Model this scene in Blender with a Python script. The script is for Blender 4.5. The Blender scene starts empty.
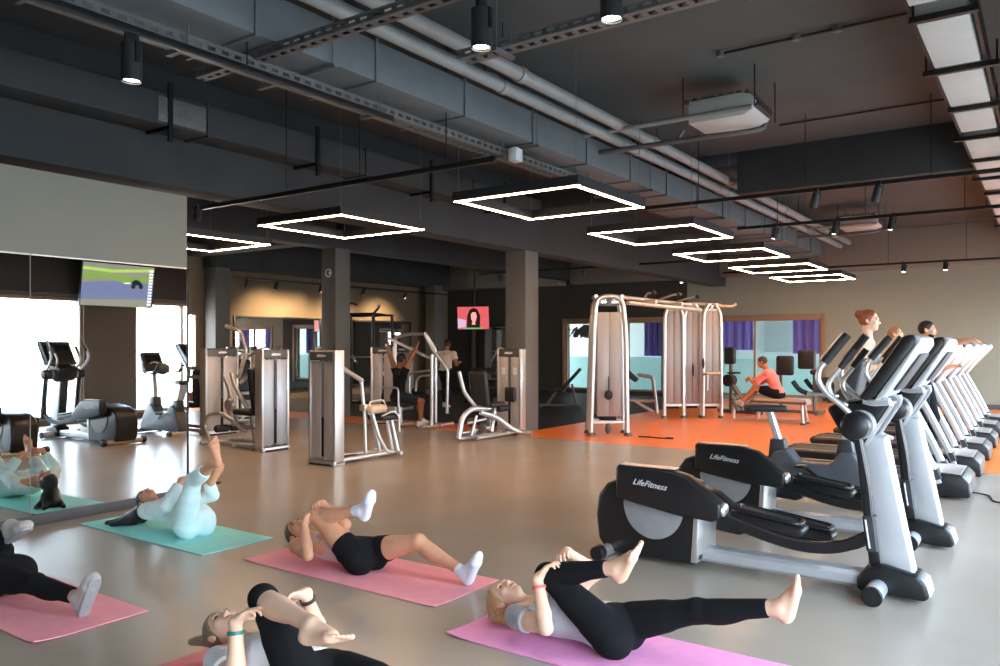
import bpy, bmesh, math, random
import numpy as np
from mathutils import Vector, Matrix, Euler
random.seed(7)
SC = bpy.context.scene
COL = SC.collection
PI = math.pi
R = math.radians
V = Vector

# ------------------------------------------------------------------ materials
MATS = {}
def mat(name, rgb, rough=0.5, metal=0.0, var=0.06, scale=12.0, bump=0.0, bscale=200.0, spec=0.5, sheen=0.0, emis=None, estr=0.0, stretch=None):
    m = bpy.data.materials.new(name); m.use_nodes = True
    nt = m.node_tree; b = nt.nodes['Principled BSDF']
    b.inputs['Roughness'].default_value = rough
    b.inputs['Metallic'].default_value = metal
    b.inputs['Specular IOR Level'].default_value = spec
    if sheen: b.inputs['Sheen Weight'].default_value = sheen
    tc = nt.nodes.new('ShaderNodeTexCoord')
    mp = nt.nodes.new('ShaderNodeMapping')
    nt.links.new(tc.outputs['Object'], mp.inputs['Vector'])
    if stretch: mp.inputs['Scale'].default_value = stretch
    n = nt.nodes.new('ShaderNodeTexNoise'); n.inputs['Scale'].default_value = scale; n.inputs['Detail'].default_value = 4
    nt.links.new(mp.outputs['Vector'], n.inputs['Vector'])
    r = nt.nodes.new('ShaderNodeValToRGB')
    lo = [max(0, c*(1-var)) for c in rgb] + [1]; hi = [min(1, c*(1+var)) for c in rgb] + [1]
    r.color_ramp.elements[0].position = .3; r.color_ramp.elements[1].position = .7
    r.color_ramp.elements[0].color = lo; r.color_ramp.elements[1].color = hi
    nt.links.new(n.outputs['Fac'], r.inputs['Fac'])
    nt.links.new(r.outputs['Color'], b.inputs['Base Color'])
    if bump:
        n2 = nt.nodes.new('ShaderNodeTexNoise'); n2.inputs['Scale'].default_value = bscale
        nt.links.new(mp.outputs['Vector'], n2.inputs['Vector'])
        bp = nt.nodes.new('ShaderNodeBump'); bp.inputs['Strength'].default_value = bump; bp.inputs['Distance'].default_value = .01
        nt.links.new(n2.outputs['Fac'], bp.inputs['Height']); nt.links.new(bp.outputs['Normal'], b.inputs['Normal'])
    if emis:
        b.inputs['Emission Color'].default_value = (*emis, 1); b.inputs['Emission Strength'].default_value = estr
    MATS[name] = m
    return m
def s2l(r, g, b):
    f = lambda c: (c/255/12.92) if c/255 <= .04045 else ((c/255+.055)/1.055)**2.4
    return (f(r), f(g), f(b))

mat('floor_vinyl', (.37, .312, .252), .27, var=.05, scale=1.3, bump=.02, bscale=60, spec=.45)
mat('orange_floor', s2l(250, 134, 54), .33, var=.04, scale=1.5, spec=.4)
mat('rubber_floor', (.02, .02, .021), .6, var=.3, scale=60)
mat('wall_taupe', s2l(132, 130, 119), .85, var=.02, scale=2)
mat('wall_brown', s2l(120, 104, 84), .85, var=.03, scale=2)
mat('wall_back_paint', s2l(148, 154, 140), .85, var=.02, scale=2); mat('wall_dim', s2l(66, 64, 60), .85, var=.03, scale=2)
mat('wall_dark', s2l(92, 88, 82), .85, var=.03, scale=2)
mat('skirting', s2l(84, 82, 84), .5)
mat('pier_dark', s2l(92, 82, 70), .8, var=.03)
mat('column_paint', s2l(104, 101, 95), .7, var=.03, scale=3)
mat('ceiling_paint', (.042, .041, .039), .85, var=.22, scale=.9)
mat('ceiling_grey', (.068, .071, .067), .85, var=.12, scale=1.2)
mat('beam_paint', (.036, .038, .038), .8, var=.15, scale=1.5)
mat('duct_metal', (.135, .147, .15), .55, .25, var=.08, scale=3)
mat('pipe_paint', (.27, .265, .25), .55, .1, var=.08, scale=5)
mat('tray_metal', (.16, .16, .155), .5, .4, var=.1)
mat('white_duct', (.50, .485, .45), .6, var=.05, scale=4)
mat('black_metal', (.012, .012, .013), .4, .3)
mat('black_paint', (.016, .016, .017), .55)
mat('led', (1, .9, .8), .5, emis=(1, .60, .34), estr=54)
mat('lamp_glow', (1, .97, .9), .5, emis=(1, .95, .85), estr=14)
mat('reflector', (.8, .8, .8), .15, 1.0)
mat('mirror', (.86, .88, .87), .012, 1.0, var=0.0)
mat('frame_wood', s2l(150, 122, 98), .55)
mat('silver', (.66, .64, .62), .34, .75, var=.03)
mat('silver_light', (.60, .61, .63), .36, .45, var=.03)
mat('silver_warm', (.60, .53, .48), .35, .7, var=.03)
mat('panel', (.54, .49, .46), .42, .35, var=.08, scale=3, stretch=(30, 30, .5))
mat('panel_dimmed', (.33, .295, .28), .42, .35, var=.08, scale=3, stretch=(30, 30, .5))  # same panel finish, darkened in colour to offset LED light on the cable towers
mat('panel_blue_lit', (.40, .415, .45), .38, .55, var=.08, scale=3, stretch=(30, 30, .5))  # same panel finish with the blue light on the tower put into its colour
mat('cap_grey', (.11, .105, .10), .45, .2)
mat('black_plastic', (.010, .010, .011), .36, spec=.5, var=.1)
mat('black_soft', (.013, .013, .014), .6)
mat('charcoal', (.035, .037, .041), .5)
mat('bike_grey', (.075, .083, .095), .45)
mat('grey_disc', (.33, .33, .335), .5, .15)
mat('rubber', (.018, .018, .018), .75, bump=.3, bscale=400)
mat('pad_black', (.014, .014, .015), .5, bump=.1, bscale=300)
mat('pad_cream', s2l(206, 176, 150), .55)
mat('towel', (.80, .74, .70), .95, bump=.5, bscale=250, sheen=.3)
mat('white_print', (.75, .75, .75), .5)
mat('belt', (.05, .045, .042), .6, bump=.2, bscale=300)
mat('screen_dark', (.01, .01, .012), .12)
mat('mat_teal', s2l(146, 226, 220), .75, bump=.25, bscale=500, var=.04)
mat('mat_pink', s2l(244, 158, 168), .75, bump=.25, bscale=500, var=.04)
mat('mat_orchid', s2l(238, 152, 196), .75, bump=.25, bscale=500, var=.04)
mat('mat_coral', s2l(240, 140, 140), .75, bump=.25, bscale=500, var=.04)
mat('mat_edge', s2l(110, 50, 58), .8)
def skin(name, rgb):
    m = mat(name, rgb, .5, var=.07, scale=9, bump=.03, bscale=120, spec=.35)
    b = m.node_tree.nodes['Principled BSDF']
    b.inputs['Subsurface Weight'].default_value = .12; b.inputs['Subsurface Radius'].default_value = (.02, .008, .004); b.inputs['Subsurface Scale'].default_value = .4
skin('skin_fair', s2l(226, 182, 154)); skin('skin_tan', s2l(206, 150, 118)); skin('skin_warm', s2l(190, 122, 84)); skin('skin_brown', s2l(150, 96, 66))
def cloth(n, rgb, **k): mat(n, rgb, .9, sheen=.2 if max(rgb) > .1 else 0, spec=.5 if max(rgb) > .1 else .15, bump=.25, bscale=60, var=.06, scale=8, **k)
cloth('cloth_black', (.0075, .0078, .009)); cloth('cloth_teal', s2l(210, 230, 229)); cloth('cloth_aqua', s2l(204, 232, 234)); cloth('cloth_grey', s2l(158, 156, 160))
cloth('cloth_white', s2l(226, 224, 226)); cloth('cloth_blush', s2l(208, 176, 178)); cloth('cloth_sock', s2l(222, 224, 236)); cloth('cloth_coral', s2l(244, 128, 116))
cloth('cloth_navy', (.008, .009, .014)); cloth('cloth_denim', (.02, .024, .035)); cloth('cloth_cream', s2l(226, 205, 180)); cloth('cloth_shoe', s2l(170, 160, 152)); cloth('cloth_bluegrey', s2l(70, 80, 110))
def hair(n, rgb): mat(n, rgb, .42, var=.35, scale=6, stretch=(30, 8, 8), bump=.5, bscale=30, spec=.4)
hair('hair_black', (.010, .008, .007)); hair('hair_brown', (.06, .035, .022)); hair('hair_blonde', s2l(196, 160, 108)); hair('hair_auburn', s2l(150, 84, 52)); hair('hair_ash', s2l(128, 108, 84)); hair('hair_ginger', s2l(190, 130, 90))
mat('eye', (.02, .015, .012), .2); mat('lip', s2l(176, 92, 84), .5); mat('wrist_green', s2l(30, 110, 100), .4); mat('wrist_coral', s2l(236, 100, 92), .5); mat('wrist_dark', (.03, .03, .03), .4)
mat('nail', s2l(240, 214, 204), .3)

# ------------------------------------------------------------------ objects
def tag(o, label=None, cat=None, group=None, kind=None):
    if label: o['label'] = label
    if cat: o['category'] = cat
    if group: o['group'] = group
    if kind: o['kind'] = kind
    return o
def thing(name, label, cat, loc=(0, 0, 0), rz=0, group=None):
    o = bpy.data.objects.new(name, None); COL.objects.link(o)
    o.empty_display_size = .1
    o.location = loc; o.rotation_euler = (0, 0, rz)
    return tag(o, label, cat, group)
CHILD = {}
def link(name, me, parent=None):
    o = bpy.data.objects.new(name, me); COL.objects.link(o)
    if parent: o.parent = parent; CHILD.setdefault(parent.name, []).append(o)
    return o
def copy_tree(o, parent=None):
    c = o.copy(); COL.objects.link(c)
    if parent: c.parent = parent; CHILD.setdefault(parent.name, []).append(c)
    for ch in list(CHILD.get(o.name, [])): copy_tree(ch, c)
    return c

def fillet(pts, rad, n=5):
    pts = [V(p) for p in pts]; out = [pts[0]]
    for i in range(1, len(pts)-1):
        a, b, c = pts[i-1], pts[i], pts[i+1]
        u, w = (a-b), (c-b); lu, lw = u.length, w.length
        if lu < 1e-6 or lw < 1e-6: continue
        r = min(rad, lu*.48, lw*.48); u.normalize(); w.normalize()
        p, q = b+u*r, b+w*r
        for k in range(n+1):
            t = k/n; out.append(p*(1-t)**2 + b*2*t*(1-t) + q*t*t)
    out.append(pts[-1]); return out

class MB:
    def __init__(s): s.bm = bmesh.new(); s.mi = 0
    def _add(s, vs, fs):
        bv = [s.bm.verts.new(v) for v in vs]; out = []
        for f in fs:
            try: nf = s.bm.faces.new([bv[i] for i in f]); nf.material_index = s.mi; out.append(nf)
            except ValueError: pass
        return bv, out
    def _bevel(s, bv, fs, bev, seg=2, ang=30):
        if bev <= 0: return
        s.bm.normal_update()
        es = set(e for f in fs for e in f.edges)
        es = [e for e in es if len(e.link_faces) == 2 and e.calc_face_angle(0) > R(ang)]
        bmesh.ops.bevel(s.bm, geom=es, offset=bev, segments=seg, profile=.5, affect='EDGES', clamp_overlap=True)
    def box(s, c, size, bev=0, rot=None, seg=2):
        c = V(c); h = V(size)*.5; M = rot.to_matrix() if isinstance(rot, Euler) else (rot or Matrix.Identity(3))
        vs = [c + M @ V((x*h.x, y*h.y, z*h.z)) for x in (-1, 1) for y in (-1, 1) for z in (-1, 1)]
        fs = [(0, 1, 3, 2), (4, 6, 7, 5), (0, 4, 5, 1), (2, 3, 7, 6), (0, 2, 6, 4), (1, 5, 7, 3)]
        bv, f = s._add(vs, fs); s._bevel(bv, f, bev, seg); return s
    def prism(s, pts, a, b, axis='y', bev=0, seg=2):
        """outline pts in the plane across axis: y -> (x,z), x -> (y,z), z -> (x,y)"""
        def P(p, t):
            if axis == 'y': return (p[0], t, p[1])
            if axis == 'x': return (t, p[0], p[1])
            return (p[0], p[1], t)
        n = len(pts)
        vs = [P(p, a) for p in pts] + [P(p, b) for p in pts]
        fs = [tuple(range(n)), tuple(range(2*n-1, n-1, -1))] + [(i, i+n, (i+1) % n + n, (i+1) % n) for i in range(n)]
        bv, f = s._add(vs, fs)
        bmesh.ops.recalc_face_normals(s.bm, faces=f)
        s._bevel(bv, f, bev, seg); return s
    def tube(s, pts, r, n=10, fil=0, prof=None, up=None, closed=False, cap=True):
        """prof: list of (a, b) in the cross-section (a along side, b along up); r may be a list"""
        if fil: pts = fillet(pts, fil)
        pts = [V(p) for p in pts]; m = len(pts); rings = []
        T = []
        for i in range(m):
            if closed: t = pts[(i+1) % m] - pts[i-1]
            else: t = pts[min(i+1, m-1)] - pts[max(i-1, 0)]
            T.append(t.normalized())
        U = V(up) if up else (V((0, 0, 1)) if abs(T[0].z) < .9 else V((0, 1, 0)))
        vs = []
        for i in range(m):
            t = T[i]; U2 = (U - t*U.dot(t))
            if U2.length < 1e-4: U2 = t.orthogonal()
            U2.normalize()
            if not up: U = U2
            sd = t.cross(U2)
            rr = r[i] if isinstance(r, (list, tuple)) else r
            # mitre stretch
            pr = prof or [(math.cos(2*PI*k/n), math.sin(2*PI*k/n)) for k in range(n)]
            for (a, b) in pr: vs.append(pts[i] + sd*a*rr + U2*b*rr)
        k = len(prof) if prof else n; fs = []
        for i in range(m if closed else m-1):
            j = (i+1) % m
            for q in range(k): fs.append((i*k+q, i*k+(q+1) % k, j*k+(q+1) % k, j*k+q))
        if cap and not closed: fs += [tuple(range(k-1, -1, -1)), tuple(range((m-1)*k, m*k))]
        bv, f = s._add(vs, fs); bmesh.ops.recalc_face_normals(s.bm, faces=f); return s
    def rtube(s, pts, w, h, fil=0, up=None, c=.22):
        """rounded-rectangle tube, w along side, h along up"""
        a, b = w/2, h/2; k = min(a, b)*2*c
        pr = [(a, -b+k), (a, b-k), (a-k, b), (-a+k, b), (-a, b-k), (-a, -b+k), (-a+k, -b), (a-k, -b)]
        return s.tube(pts, 1.0, prof=pr, fil=fil, up=up)
    def lathe(s, prof, c=(0, 0, 0), axis='z', n=20, cap=True):
        """prof: list of (radius, height)"""
        c = V(c); vs = []
        for (r, h) in prof:
            for k in range(n):
                a = 2*PI*k/n; x, y = r*math.cos(a), r*math.sin(a)
                p = V((x, y, h)) if axis == 'z' else (V((x, h, y)) if axis == 'y' else V((h, x, y)))
                vs.append(c+p)
        m = len(prof); fs = []
        for i in range(m-1):
            for k in range(n): fs.append((i*n+k, i*n+(k+1) % n, (i+1)*n+(k+1) % n, (i+1)*n+k))
        if cap: fs += [tuple(range(n)), tuple(range((m-1)*n, m*n))]
        bv, f = s._add(vs, fs); bmesh.ops.recalc_face_normals(s.bm, faces=f); return s
    def ell(s, c, rad, rot=None, n=16, m=10):
        M = rot.to_matrix() if isinstance(rot, Euler) else (rot or Matrix.Identity(3)); c = V(c); vs = [c + M @ V((0, 0, rad[2]))]; fs = []
        for i in range(1, m):
            a = PI*i/m
            for k in range(n):
                b = 2*PI*k/n
                vs.append(c + M @ V((rad[0]*math.sin(a)*math.cos(b), rad[1]*math.sin(a)*math.sin(b), rad[2]*math.cos(a))))
        vs.append(c + M @ V((0, 0, -rad[2])))
        for k in range(n): fs.append((0, 1+k, 1+(k+1) % n))
        for i in range(m-2):
            for k in range(n): fs.append((1+i*n+k, 1+(i+1)*n+k, 1+(i+1)*n+(k+1) % n, 1+i*n+(k+1) % n))
        L = len(vs)-1; b0 = 1+(m-2)*n
        for k in range(n): fs.append((L, b0+(k+1) % n, b0+k))
        s._add(vs, fs); return s
    def torus(s, c, r1, r2, axis='z', n=28, m=8):
        c = V(c); pts = []
        for k in range(n):
            a = 2*PI*k/n; x, y = r1*math.cos(a), r1*math.sin(a)
            pts.append(c + (V((x, y, 0)) if axis == 'z' else (V((x, 0, y)) if axis == 'y' else V((0, x, y)))))
        ax = {'z': (0, 0, 1), 'y': (0, 1, 0), 'x': (1, 0, 0)}[axis]
        return s.tube(pts, r2, n=m, up=ax, closed=True)
    def quad(s, pts): s._add(pts, [tuple(range(len(pts)))]); return s
    def build(s, name, mats, parent=None, smooth=True, ang=38):
        me = bpy.data.meshes.new(name)
        s.bm.normal_update()
        for f in s.bm.faces: f.smooth = smooth
        for e in s.bm.edges:
            if len(e.link_faces) == 2 and e.calc_face_angle(0) > R(ang): e.smooth = False
        s.bm.to_mesh(me); s.bm.free()
        for m in ([mats] if isinstance(mats, str) else mats): me.materials.append(MATS[m])
        return link(name, me, parent)
def struct(name, mb, m, label=None):
    o = mb.build(name, m); o['kind'] = 'structure'
    return o
def text_mesh(name, body, size, m, parent, loc, rot, shear=0.0, depth=.001):
    cu = bpy.data.curves.new(name, 'FONT'); cu.body = body; cu.size = size; cu.shear = shear; cu.extrude = depth
    cu.align_x = 'CENTER'; cu.align_y = 'CENTER'; cu.resolution_u = 2
    t = bpy.data.objects.new('tmp_text', cu); COL.objects.link(t)
    dg = bpy.context.evaluated_depsgraph_get(); me = bpy.data.meshes.new_from_object(t.evaluated_get(dg))
    bpy.data.objects.remove(t); me.materials.clear(); me.materials.append(MATS[m])
    o = link(name, me, parent); o.location = loc; o.rotation_euler = rot
    return o
# ------------------------------------------------------------------ the setting
XL, XR, YF, YB, ZC = -18.5, 1.2, -4.0, 23.0, 4.6
struct('floor', MB().box(((XL+XR)/2, (YF+11.4)/2, -.1), (XR-XL+.6, 11.4-YF+.2, .2)), 'floor_vinyl')
f = MB().box(((-7.9+XR+.3)/2, (11.5+YB+.3)/2, -.1), (XR+.3+7.9, YB+.3-11.5, .2))
f.box(((XL-.3-7.9)/2, 12.05, -.1), (-7.9-XL+.3, 1.1, .2))
struct('floor_training_zone', f, 'orange_floor')
struct('floor_weights_zone', MB().box(((XL-.3-7.9)/2, (12.6+YB+.3)/2, -.1), (-7.9-XL+.3, YB+.3-12.6, .2)), 'rubber_floor')
struct('ceiling', MB().box(((XL+XR)/2, (YF+YB)/2, ZC+.1), (XR-XL+.6, YB-YF+.6, .2)), 'ceiling_grey')

def holed(mb, fix, t, lo, hi, z1, holes, axis):
    """wall slab normal to axis with rectangular holes (a0, a1, z0, z1) sorted along it"""
    def bx(a0, a1, z0, z1):
        if a1-a0 < 1e-3 or z1-z0 < 1e-3: return
        c = ((a0+a1)/2, (z0+z1)/2)
        if axis == 'x': mb.box((fix+t/2, c[0], c[1]), (abs(t), a1-a0, z1-z0))
        else: mb.box((c[0], fix+t/2, c[1]), (a1-a0, abs(t), z1-z0))
    p = lo
    for (a0, a1, b0, b1) in holes:
        bx(p, a0, 0, z1); bx(a0, a1, 0, b0); bx(a0, a1, b1, z1); p = a1
    bx(p, hi, 0, z1)
    return mb
win_r = [(-2.8, -.4, .12, 2.55), (.7, 3.2, .12, 2.55), (3.75, 5.15, .12, 2.55), (6.1, 8.75, .12, 2.55), (9.9, 12.3, .12, 2.55), (13.4, 15.9, .12, 2.55), (17.0, 19.4, .12, 2.55), (20.5, 22.4, .12, 2.55)]
struct('wall_right', holed(MB(), XR, .28, YF, YB, ZC, win_r, 'x'), 'pier_dark')
win_b = [(-13.4, -9.9, .12, 2.36), (-8.3, -5.2, .12, 2.36)]
struct('wall_back', holed(MB(), YB, .28, -9.1, XR+.28, ZC, win_b[1:], 'y'), 'wall_back_paint')
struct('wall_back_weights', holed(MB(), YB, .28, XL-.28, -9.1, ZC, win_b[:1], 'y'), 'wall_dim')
win_l = [(10.9, 12.45, .3, 2.45)]
struct('wall_left', holed(MB(), XL, -.28, YF, YB, ZC, win_l, 'x'), 'wall_brown')
struct('wall_front', MB().box(((XL+XR)/2, YF-.14, ZC/2), (XR-XL+.56, .28, ZC)), 'wall_dark')
# mirrored partition, set slightly askew in the room
PIV = Matrix.Translation((-7.4, 3.9, 0)) @ Matrix.Rotation(R(1.5), 4, 'Z') @ Matrix.Translation((7.4, -3.9, 0))
def askew(o): o.matrix_world = PIV @ o.matrix_basis; return o
askew(struct('wall_partition', MB().box((-7.5, (YF+4.87)/2, 1.58), (.2, 4.87-YF, 3.16)), 'wall_taupe'))
askew(struct('baseboard_partition', MB().box((-7.385, (YF+4.87)/2, .047), (.03, 4.87-YF, .094), .004), 'skirting'))
askew(struct('trim_1', MB().box((-7.5, 4.88, 1.25), (.215, .022, 2.32), .003), 'black_metal'))
k = 0
def window(n, x0, x1, z0, z1, axis, fix, mull, m='frame_wood', d=.1, w=.06):
    mb = MB()
    def bar(a0, a1, b0, b1):
        c = ((a0+a1)/2, (b0+b1)/2)
        if axis == 'x': mb.box((fix, c[0], c[1]), (d, a1-a0, b1-b0), .006)
        else: mb.box((c[0], fix, c[1]), (a1-a0, d, b1-b0), .006)
    bar(x0, x0+w, z0, z1); bar(x1-w, x1, z0, z1); bar(x0+w, x1-w, z0, z0+w); bar(x0+w, x1-w, z1-w, z1)
    for a in mull: bar(a-w/2, a+w/2, z0+w, z1-w)
    o = mb.build('window_%d' % n, m); o['kind'] = 'structure'
    return o
for (a, b, c, d) in win_r:
    k += 1; window(k, a, b, c, d, 'x', XR+.1, [(a+b)/2] if k != 4 else [], 'frame_wood')
window(9, *win_b[0], 'y', YB+.06, [-12.3, -11.1]); window(10, *win_b[1], 'y', YB+.06, [-7.05])
window(11, *win_l[0], 'x', XL-.06, [11.6], 'frame_wood')
# inner casing round the back window next to the treadmills
mb = MB()
for (a, b, c, d) in win_b:
    mb.box((a-.06, YB-.015, (c+d)/2), (.12, .03, d-c+.24), .005); mb.box((b+.06, YB-.015, (c+d)/2), (.12, .03, d-c+.24), .005)
    mb.box(((a+b)/2, YB-.015, d+.06), (b-a, .03, .12), .005)
struct('trim_2', mb, 'frame_wood')
struct('baseboard_back', MB().box(((-5.05+XR)/2, YB-.012, .06), (XR+5.05, .024, .12), .003), 'skirting')

struct('trim_3', MB().box((XR-.03, (YF+YB)/2, 3.2), (.06, YB-YF, 1.16), .01), 'black_paint')
# columns and beams
def column(x, y, z1, name='column'):
    o = MB().box((x, y, z1/2), (.45, .45, z1), .012).build(name, 'column_paint'); o['kind'] = 'structure'; return o
column(-8.125, 12.325, 3.35); column(-13.125, 12.325, 3.75)
column(-17.9, 21.5, 3.7); column(-18.2, 12.85, 3.7)
b = MB().box((-8.125, (YF+YB)/2, 3.975), (.45, YB-YF, 1.25), .01); struct('beam', b, 'beam_paint')
b = MB().box((-13.125, (YF+YB)/2, 4.175), (.45, YB-YF, .85), .01); struct('beam', b, 'beam_paint')
b = MB()
for (x0, x1) in ((XL, -13.36), (-12.89, -8.36), (-7.89, -5.62), (-3.98, XR)): b.box(((x0+x1)/2, 12.325, 4.27), (x1-x0, .45, .66), .01)
b.box((-4.8, 12.325, 4.5), (1.64, .45, .2), .01)
struct('beam', b, 'beam_paint')
b = MB()
for (x0, x1) in ((XL, -13.36), (-12.89, -8.36), (-7.89, XR)): b.box(((x0+x1)/2, 22.7, 4.1), (x1-x0, .58, 1.0), .01)
struct('beam', b, 'wall_taupe')
b = MB().box((-18.2, (12.6+22.4)/2, 4.1), (.58, 9.8, .9), .01); struct('beam', b, 'beam_paint')

# outside
mat('terrace', (.52, .50, .46), .9, var=.1, scale=2); mat('pool_floor', (.55, .62, .6), .8, var=.05)
struct('terrace_ground', MB().box((11.5, 12, -.3), (20, 60, .3)), 'terrace')
struct('pool_terrace', MB().box((-14, 29.4, -.3), (30, 12, .3)), 'pool_floor')
mat('pool_wall', (.45, .70, .66), .8, var=.04); mat('pale_render', (.62, .66, .66), .9, var=.04); mat('blue_fabric', s2l(122, 118, 208), .9, var=.05, bump=.2, bscale=80); mat('shutter', (.40, .43, .43), .7)
struct('pool_surround', MB().box((-14, 26.6, .5), (28, .25, 1.3), .02), 'pool_wall')
o = MB().box((-14, 29.5, 2.2), (30, .3, 4.4)); struct('neighbour_facade', o, 'pale_render')
for i, (x0, x1, z0, z1) in enumerate([(-8.6, -7.4, 1.35, 3.2), (-7.1, -5.6, 1.3, 3.2), (-12.6, -11.2, 1.2, 3.0)]):
    mb = MB().box(((x0+x1)/2, 29.3, (z0+z1)/2), (x1-x0, .1, z1-z0), .01)
    for q in range(7): mb.box(((x0+x1)/2, 29.23, z0+(q+.5)*(z1-z0)/7), (x1-x0-.1, .05, .02))
    tag(mb.build('shutter', 'shutter'), ['grey shutter across the terrace, behind the middle of the wide back window', 'grey shutter across the terrace, behind the seated man in coral', 'grey shutter across the terrace, seen between the cable towers'][i], 'shutter')
struct('sky_blocker', MB().box((-14, 26.6, 3.6), (30, 6.4, .2)), 'pale_render')  # added slab that blocks sky light, dimming the view through the back windows
# blue drapes hung outside the back windows
def drape(x0, x1, y, z0, z1, label):
    mb = MB(); n = 28; pts = []
    for i in range(n+1):
        t = i/n; pts.append((x0+(x1-x0)*t, y+.035*math.sin(t*22)+.012*math.sin(t*57)))
    vs = []; fs = []
    for (z) in (z0, (z0+z1)/2, z1):
        for (a, b) in pts: vs.append((a, b, z))
    for (z) in (z0, (z0+z1)/2, z1):
        for (a, b) in pts: vs.append((a, b+.012, z))
    m = n+1
    for L in range(2):
        for i in range(n):
            a = L*m+i; fs.append((a, a+1, a+m+1, a+m)); c = a+3*m; fs.append((c, c+m, c+m+1, c+1))
    mb._add(vs, fs)
    tag(mb.build('drape', 'blue_fabric'), label, 'curtain')
drape(-8.15, -7.25, YB+.5, 1.45, 2.5, 'blue-violet drape behind the wide back window, beside the cable tower')
drape(-6.1, -5.3, YB+.5, 1.35, 2.5, 'blue-violet drape behind the wide back window, next to the taupe wall')
drape(-10.75, -10.05, YB+.5, 1.25, 2.5, 'dark blue drape seen in the gap between the two cable towers')
# thatched hanging basket behind the first back window
t = thing('hanging_planter', 'dark hanging basket of dry leaves behind the back window near the weights', 'planter', (-13.0, YB+.75, 2.0))
mb = MB(); 
for i in range(160):
    a = random.random()*2*PI; r_ = random.random()*.6; z = .2-.45*r_*r_+random.random()*.12
    p = V((r_*math.cos(a), r_*math.sin(a), z)); q = p+V((.16*math.cos(a), .16*math.sin(a), -.2-.12*random.random()))
    mb.rtube([p, q], .05, .006)
mat('dry_leaf', (.07, .06, .04), .8, var=.4)
mb.build('foliage', 'dry_leaf', t); MB().lathe([(.05, -.16), (.16, -.12), (.22, .0), (.23, .1)], n=18).build('pot', 'dry_leaf', t)
MB().tube([(0, 0, .1), (0, 0, 1.2)], .008, n=6).build('cord', 'black_metal', t)

# ------------------------------------------------------------------ overhead services
def air_duct(name, label, x0, x1, z0, z1, y0, y1, step, m, flange=.018):
    t = thing(name, label, 'duct', ((x0+x1)/2, y0, z0)); w, h, L = x1-x0, z1-z0, y1-y0
    MB().box((0, L/2, h/2), (w, L, h), .008).build('duct_body', m, t)
    y = step*.4
    while y < L:
        f = MB(); g = flange
        for (c, s) in (((w/2+g/2, y, h/2), (g, .03, h+2*g)), ((-w/2-g/2, y, h/2), (g, .03, h+2*g)), ((0, y, -g/2), (w, .03, g)), ((0, y, h+g/2), (w, .03, g))): f.box(c, s)
        f.build('flange', m, t); y += step
    return t
dct = air_duct('air_duct', 'large grey rectangular ventilation duct running the length of the ceiling', -5.45, -4.64, 3.82, 4.16, -3, 20.5, 1.22, 'duct_metal')
for y in range(1, 23, 3):
    hang = MB()
    for x in (-.43, .43): hang.tube([(x, y+.3, -.03), (x, y+.3, .70)], .006, n=6)
    hang.box((0, y+.3, -.035), (.94, .04, .03)); hang.build('hanger', 'tray_metal', dct)
du2 = air_duct('air_duct', 'dark painted duct strapped along the beam above the mirrored partition', -7.865, -7.48, 3.87, 4.2, -3, 12.0, 2.4, 'beam_paint')
for y in (3.6, 5.6, 7.7, 9.7, 11.9, 13.8):
    st = MB(); st.box((.215, y, .14), (.025, .05, .62)); st.box((0.018, y, -.02), (.42, .05, .03)); st.build('strap', 'black_metal', du2)
g = thing('air_grille', 'pale ventilation grille set in the dark duct over the partition', 'vent', (-7.46, 4.85, 3.9))
MB().box((-.02, 0, .13), (.03, .55, .26), .005).build('frame', 'tray_metal', g)
mb = MB()
for i in range(7): mb.box((0, -.14, .03+.033*i), (.02, .22, .006), 0, Euler((0, .5, 0))); mb.box((0, .14, .03+.033*i), (.02, .22, .006), 0, Euler((0, .5, 0)))
mb.build('louvre', 'tray_metal', g)
for (x, z, r_, lab) in ((-4.38, 4.12, .058, 'pale ceiling pipe lying nearest the large grey duct'), (-4.17, 4.20, .066, 'pale ceiling pipe farther from the large duct, the thickest of three'), (-4.5, 4.235, .035, 'thin pale ceiling pipe resting over the edge of the large duct')):
    t = thing('ceiling_pipe', lab, 'pipe', (x, -3, z))
    MB().tube([(0, 0, 0), (0, 24.4, 0)], r_, n=14).build('pipe_run', 'pipe_paint', t)
    for y in np.arange(3.2, 24, 3.05):
        MB().lathe([(r_*.9, -.05), (r_*1.2, -.045), (r_*1.2, .045), (r_*.9, .05)], (0, float(y), 0), 'y', 14).build('coupling', 'pipe_paint', t)
    for y in (2, 5.5, 9, 12.5, 16, 19.5, 23): MB().tube([(0, y, r_*.9), (0, y, (ZC if y != 12.5 and y != 16 else 4.4)-z)], .006, n=6).build('hanger', 'black_metal', t)

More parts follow.
